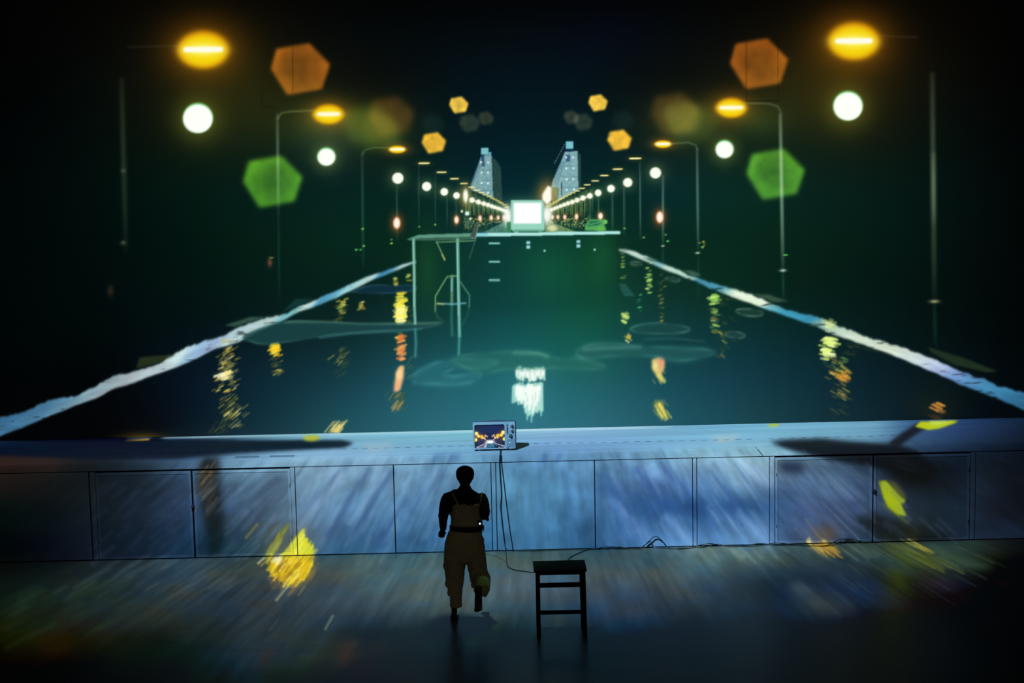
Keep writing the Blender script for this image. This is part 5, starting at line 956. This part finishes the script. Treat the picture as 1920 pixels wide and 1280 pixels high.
# face, looking away from the camera
H0 = pp(872, 889, .06)-PL
loft(bm, [(H0+Vector((0, .088, .012)), .010, .010), (H0+Vector((0, .112, -.012)), .014, .012), (H0+Vector((0, .098, -.022)), .012, .010)], 10)     # nose
loft(bm, [(H0+Vector((-.025, .088, -.045)), .006, .006), (H0+Vector((0, .097, -.046)), .008, .008), (H0+Vector((.025, .088, -.045)), .006, .006)], 8)  # mouth
loft(bm, [(H0+Vector((0, .06, -.07)), .03, .03), (H0+Vector((0, .085, -.072)), .018, .018)], 10)   # chin
for sx in (-1, 1):
    loft(bm, [(H0+Vector((sx*.078, .03, -.024)), .009, .012), (H0+Vector((sx*.080, .026, -.004)), .008, .016), (H0+Vector((sx*.078, .03, .014)), .006, .010)], 10)   # ears
    loft(bm, [(H0+Vector((sx*.014, .092, .02)), .006, .006), (H0+Vector((sx*.034, .088, .02)), .008, .007), (H0+Vector((sx*.05, .076, .016)), .006, .006)], 8)   # brows and lids
# left arm (left in the photo): hangs back with a fist
loft(bm, [nd(844, 927.5, .02, 6, .035), nd(841, 931, .02, 9.8, .050), nd(838, 938, .01, 11, .057), nd(835, 948, -.02, 10.2, .052), nd(832.5, 960, -.05, 9.2, .047), nd(831.2, 968, -.06, 8.4, .044), nd(830.6, 978, -.02, 6.8, .036), nd(831, 988, .03, 5.6, .030), nd(830, 994, .05, 4.8, .026)], 16)
HL = pp(828.6, 1001, .07)-PL
loft(bm, [(HL+Vector((.006, -.01, .034)), .026, .022), (HL+Vector((.0, 0, .012)), .036, .026), (HL+Vector((-.004, .004, -.014)), .036, .026), (HL+Vector((-.008, .006, -.034)), .024, .020)], 14)
for k in range(4):      # curled fingers
    b0 = HL+Vector((-.030+k*.017, .016, -.034+abs(k-1.5)*.004))
    loft(bm, [(b0, .0085, .0085), (b0+Vector((0, .024, -.006)), .0085, .0085), (b0+Vector((.003, .036, .012)), .008, .008), (b0+Vector((.004, .024, .027)), .0075, .0075)], 8)
loft(bm, [(HL+Vector((.030, .0, .018)), .010, .010), (HL+Vector((.036, .024, .004)), .010, .010), (HL+Vector((.018, .044, -.006)), .0085, .0085)], 8)
# right arm: elbow back and out, forearm drawn forward
loft(bm, [nd(898.5, 927.5, .02, 6, .035), nd(901, 931, .02, 9.6, .05), nd(904, 938, .0, 10.6, .056), nd(907, 948, -.03, 10, .05), nd(908.5, 959, -.06, 9, .046), nd(908.6, 966, -.07, 8.2, .044)], 16)
E_ = pp(908.6, 966, -.07)-PL; W_ = E_+Vector((-.04, .245, .06))
loft(bm, [(E_+Vector((0, -.02, -.004)), .040, .040), (E_+Vector((-.008, .03, .01)), .042, .042), (E_*.5+W_*.5, .036, .036), (W_, .026, .026)], 16)
HR = W_+Vector((-.006, .05, .012))
loft(bm, [(W_, .026, .020), (HR+Vector((0, -.01, 0)), .034, .024), (HR+Vector((0, .03, .004)), .034, .024), (HR+Vector((0, .045, .004)), .022, .02)], 14)
for k in range(4):
    b0 = HR+Vector((-.026+k*.017, .036, .012-abs(k-1.5)*.003))
    loft(bm, [(b0, .0085, .0085), (b0+Vector((0, .022, -.008)), .0085, .0085), (b0+Vector((0, .022, -.030)), .008, .008), (b0+Vector((0, .002, -.034)), .0075, .0075)], 8)
loft(bm, [(HR+Vector((-.03, -.01, .006)), .010, .010), (HR+Vector((-.040, .018, -.006)), .010, .010), (HR+Vector((-.028, .04, -.018)), .0085, .0085)], 8)
# standing leg and foot
loft(bm, [nd(857, 1010, 0, 17, .09), nd(855, 1040, .02, 15, .08), nd(853, 1075, .05, 11, .06), nd(852, 1088, .05, 9.6, .055), nd(852, 1105, .03, 9.4, .056), nd(852, 1125, .01, 7.6, .045), nd(851.8, 1143, -.005, 5.6, .036), nd(851.6, 1153, -.01, 5.2, .036)], 16)
an = pp(851.5, 1158, -.01)-PL; an.z = max(an.z, .06)
loft(bm, [(an+Vector((0, -.045, -.022)), .022, .022), (an+Vector((0, -.02, -.012)), .033, .034), (an+Vector((0, .04, -.012)), .034, .036), (an+Vector((-.002, .10, -.036)), .042, .022), (an+Vector((-.004, .145, -.046)), .044, .015), (an+Vector((-.004, .165, -.048)), .030, .012)], 16)
for k in range(5):
    b0 = an+Vector((-.038+k*.018, .155-abs(k-3.2)*.006, -.049)); r = .011 if k == 4 else .0085
    loft(bm, [(b0, r, r), (b0+Vector((0, .022, 0)), r, r*.9), (b0+Vector((0, .034, -.002)), r*.7, r*.7)], 8)
# raised leg: knee down in front, shin folded back, sole to the camera
KN = pp(905, 1078, .06)-PL; AK = pp(897, 1104, -.30)-PL
loft(bm, [nd(889, 1010, 0, 17, .09), nd(896, 1040, .03, 15, .08), nd(902, 1066, .05, 12, .062), nd(905, 1080, .05, 10, .055)], 16)
loft(bm, [(KN+Vector((0, .02, 0)), .050, .050), (KN+Vector((0, -.03, -.01)), .055, .056), (KN*.6+AK*.4, .056, .058), (KN*.25+AK*.75, .042, .042), (AK, .034, .034)], 16)
TO = pp(897, 1147, -.36)-PL
mid = AK*.45+TO*.55
loft(bm, [(AK+Vector((.001, -.03, .020)), .024, .022), (AK+Vector((0, -.012, -.004)), .035, .034), (AK*.75+TO*.25+Vector((0, .0, 0)), .036, .032), (mid+Vector((0, .008, 0)), .038, .024), (AK*.2+TO*.8+Vector((0, .004, 0)), .040, .018), (TO+Vector((0, .008, .022)), .030, .013)], 16)
for k in range(5):
    b0 = TO+Vector((-.032+k*.0155, .008, .022+.006*abs(k-1.2))); r = .011 if k == 0 else .0085
    loft(bm, [(b0, r, r), (b0+Vector((0, .004, -.020)), r, r*.9), (b0+Vector((0, .010, -.030)), r*.7, r*.7)], 8)
body = part('body', bm, M_skin, .006, 3)
# hair
bm = NB()
loft(bm, [nd(872, 907, .040, 9.8, .058), nd(872, 902, .045, 12.6, .074), nd(872, 897, .048, 15.8, .092), nd(872, 891, .05, 17.2, .104), nd(872, 884, .05, 17.2, .106), nd(872, 878, .052, 14.4, .092), nd(872, 874.5, .054, 9.5, .066), nd(872, 872.8, .055, 4, .03)], 24)
part('hair', bm, M_hair, .006, 4)
# black long-sleeved top
bm = NB()
loft(bm, [nd(873, 990, .0, 27, .108), nd(873, 975, .01, 27.5, .108), nd(874, 960, .02, 30, .123), nd(873, 945, .03, 33, .128), nd(871, 933, .03, 35.5, .114), nd(871, 926, .025, 31, .094), nd(872, 920.5, .02, 22, .078), nd(872, 917.5, .022, 14.5, .068), nd(872, 914, .027, 10.8, .062), nd(872, 911, .03, 10.6, .060)], 24)
loft(bm, [nd(845, 926.5, .02, 6.5, .04), nd(841, 930.5, .02, 11, .056), nd(838, 938, .01, 12.2, .062), nd(835, 948, -.02, 11.4, .058), nd(832.6, 960, -.05, 10.2, .052), nd(831.2, 968, -.06, 9.2, .048), nd(830.6, 978, -.02, 7.8, .041), nd(831, 988, .03, 6.6, .035), nd(830.6, 992, .045, 6.2, .033)], 16)
loft(bm, [nd(898, 926.5, .02, 6.5, .04), nd(901, 930.5, .02, 10.6, .056), nd(904, 938, .0, 11.6, .062), nd(907, 948, -.03, 11, .056), nd(908.6, 959, -.06, 9.8, .051), nd(908.8, 966, -.07, 9, .048)], 16)
loft(bm, [(E_+Vector((0, -.024, -.004)), .044, .044), (E_+Vector((-.008, .03, .01)), .047, .047), (E_*.5+W_*.5, .042, .042), (W_*.92+E_*.08, .033, .033)], 16)
# loose folds at elbows and sides
for x, y, d, r in ((825.5, 955, -.05, .022), (824.5, 966, -.05, .024), (826, 985, .02, .020), (916.5, 958, -.05, .020), (914, 973, -.05, .024), (845, 962, .0, .022), (902, 962, .0, .022)):
    p = pp(x, y, d)-PL; loft(bm, [(p+Vector((0, 0, .02)), r*.5, r*.5), (p, r*.8, r*.8), (p-Vector((0, 0, .02)), r*.5, r*.5)], 8)
part('long_sleeved_top', bm, M_knit, .007, 4)
# overalls: bib wrapped round the chest
bm = NB()
loft(bm, [nd(875, 986, .0, 30.5, .118), nd(875, 976, .008, 29.6, .120), nd(875, 966, .015, 30.4, .128), nd(875, 957, .02, 31, .134), nd(874.7, 950, .024, 31.2, .136), nd(874.5, 947.2, .026, 31, .135)], 28)
for k in range(15):    # gathered top edge
    x = 846+k*4.1; y = 948.2+(1.6 if k % 3 == 1 else -.8)+(3.2 if 7 < k < 10 else 0); a = (x-874.5)/31; d = .026-.135*math.sqrt(max(0, 1-a*a))
    p = pp(x, y, d)-PL; loft(bm, [(p+Vector((0, 0, .020)), .009, .006), (p, .014, .010), (p-Vector((0, 0, .03)), .008, .006)], 8)
bib = part('overalls_bib', bm, M_trs, .007, 4)
for pts in ([(848.5, 925.5, -.075), (852, 932, -.098), (856.5, 940.5, -.106), (861, 948, -.112)], [(903, 926, -.075), (902.6, 932, -.088), (901, 940.5, -.09), (899, 948, -.075)]):
    P = [pp(x, y, d)-PL for x, y, d in pts]; P = [P[0]+Vector((0, .10, -.02)), P[0]+Vector((0, .05, .0))]+P
    bm = NB(); tube(bm, P, .0075, 8, 5)
    obj('shoulder_strap', bm, M_trs, per, True)
for x0, y0, x1, y1 in ((868, 953, 864, 948), (868, 953, 872, 947.5), (881, 951, 883, 945), (881, 951, 877, 947), (868, 953, 866, 961), (881, 951, 889, 949)):
    bm = NB(); a, b = pp(x0, y0, -.118)-PL, pp(x1, y1, -.12)-PL; tube(bm, [a, a*.5+b*.5+Vector((0, -.008, .004)), b], .004); obj('tie', bm, M_trs, bib, True)
# trousers
bm = NB()
loft(bm, [nd(875.2, 990, 0, 29.2, .118), nd(874, 997, 0, 31, .126), nd(872.5, 1006, -.005, 35, .138), nd(871.5, 1018, -.01, 37.6, .146), nd(871, 1032, -.01, 38.8, .14), nd(871, 1044, -.005, 39, .125), nd(871, 1052, .0, 37, .10)], 28)
loft(bm, [nd(856, 1025, -.005, 22, .12), nd(853.5, 1045, .0, 21.6, .118), nd(852.6, 1065, .02, 19.6, .11), nd(852.6, 1082, .03, 17.6, .10), nd(853, 1098, .03, 15.2, .092), nd(854, 1112, .02, 12.6, .084), nd(854.6, 1124, .0, 11.2, .078), nd(855, 1134, -.01, 11.4, .080), nd(855, 1136.4, -.01, 11.2, .078)], 24)
loft(bm, [nd(889, 1025, -.005, 21, .12), nd(892.5, 1045, .0, 18.6, .115), nd(894.2, 1060, .02, 17.2, .105), nd(896, 1074, .03, 17.6, .098), nd(899, 1088, .03, 17, .09), nd(901.5, 1096, .01, 15, .08)], 24)
CF = [(KN+Vector((-.035, .03, .03)), .080, .075), (KN*.8+AK*.2+Vector((-.0, 0, .0)), .088, .085), (KN*.5+AK*.5+Vector((.012, 0, -.004)), .084, .078), (KN*.22+AK*.78+Vector((.022, 0, -.012)), .080, .070), (KN*.05+AK*.95+Vector((.028, 0, -.020)), .076, .064)]
loft(bm, CF, 24)
dd = pp(909, 1112, -.24)-PL
loft(bm, [(dd+Vector((0, .05, .04)), .05, .045), (dd, .036, .036), (dd+Vector((-.012, -.01, -.03)), .022, .022)], 14)
for x, y, d, r in ((838, 1094, -.03, .03), (842, 1110, -.04, .024), (866, 1090, -.03, .026), (886, 1096, -.06, .024), (913, 1084, -.06, .03), (915, 1098, -.14, .03), (864, 1124, -.03, .018), (846, 1128, -.04, .016), (835, 1060, 0, .03), (907, 1050, 0, .028)):
    p = pp(x, y, d)-PL; loft(bm, [(p+Vector((0, 0, .035)), r*.5, r*.5), (p, r*.85, r*.85), (p-Vector((0, 0, .035)), r*.5, r*.5)], 8)
trs = part('trousers', bm, M_trs, .008, 3)
tex = bpy.data.textures.new('folds', 'CLOUDS'); tex.noise_scale = .07
dm = trs.modifiers.new('folds', 'DISPLACE'); dm.texture = tex; dm.strength = .016; dm.mid_level = .5
dm2 = bib.modifiers.new('folds', 'DISPLACE'); dm2.texture = tex; dm2.strength = .004; dm2.mid_level = .5
# belt with a pack light and a key ring
bm = NB()
def belt_ring(y, g): return [pp(875.3, y, 0)-PL+Vector((math.cos(a)*(30.5/PXM+g), math.sin(a)*(.122+g), 0.02*-math.cos(a)*.25)) for a in [2*math.pi*k/40 for k in range(40)]]
ring_loft(bm, [belt_ring(992.5, .004), belt_ring(991, .011), belt_ring(985.5, .011), belt_ring(984, .004)])
belt = obj('belt', bm, M_belt, per, True)
bm = NB(); q = pp(904.8, 993.8, -.07)-PL
tube(bm, [q+Vector((.014*math.cos(a), 0, .02*math.sin(a))) for a in [2*math.pi*k/12 for k in range(13)]], .003, 6, 3); obj('key_ring', bm, M_belt, belt, True)
bm = NB(); q = pp(899.8, 981.4, -.125)-PL; box(bm, q.x-.022, q.x+.012, q.y, q.y+.03, q.z-.03, q.z+.03, .004); pk = obj('microphone_pack', bm, M_belt, per)
bm = NB(); lathe(bm, [(0, 0), (.009, 0), (.008, .005), (0, .007)], q, n=14); e = obj('pack_light', bm, mat('pack_glow', (.9, .95, 1, 1), .4, .5, emit=(.9, .95, 1, 1), estr=1.6), pk); e['label'] = 'tiny bright white light'
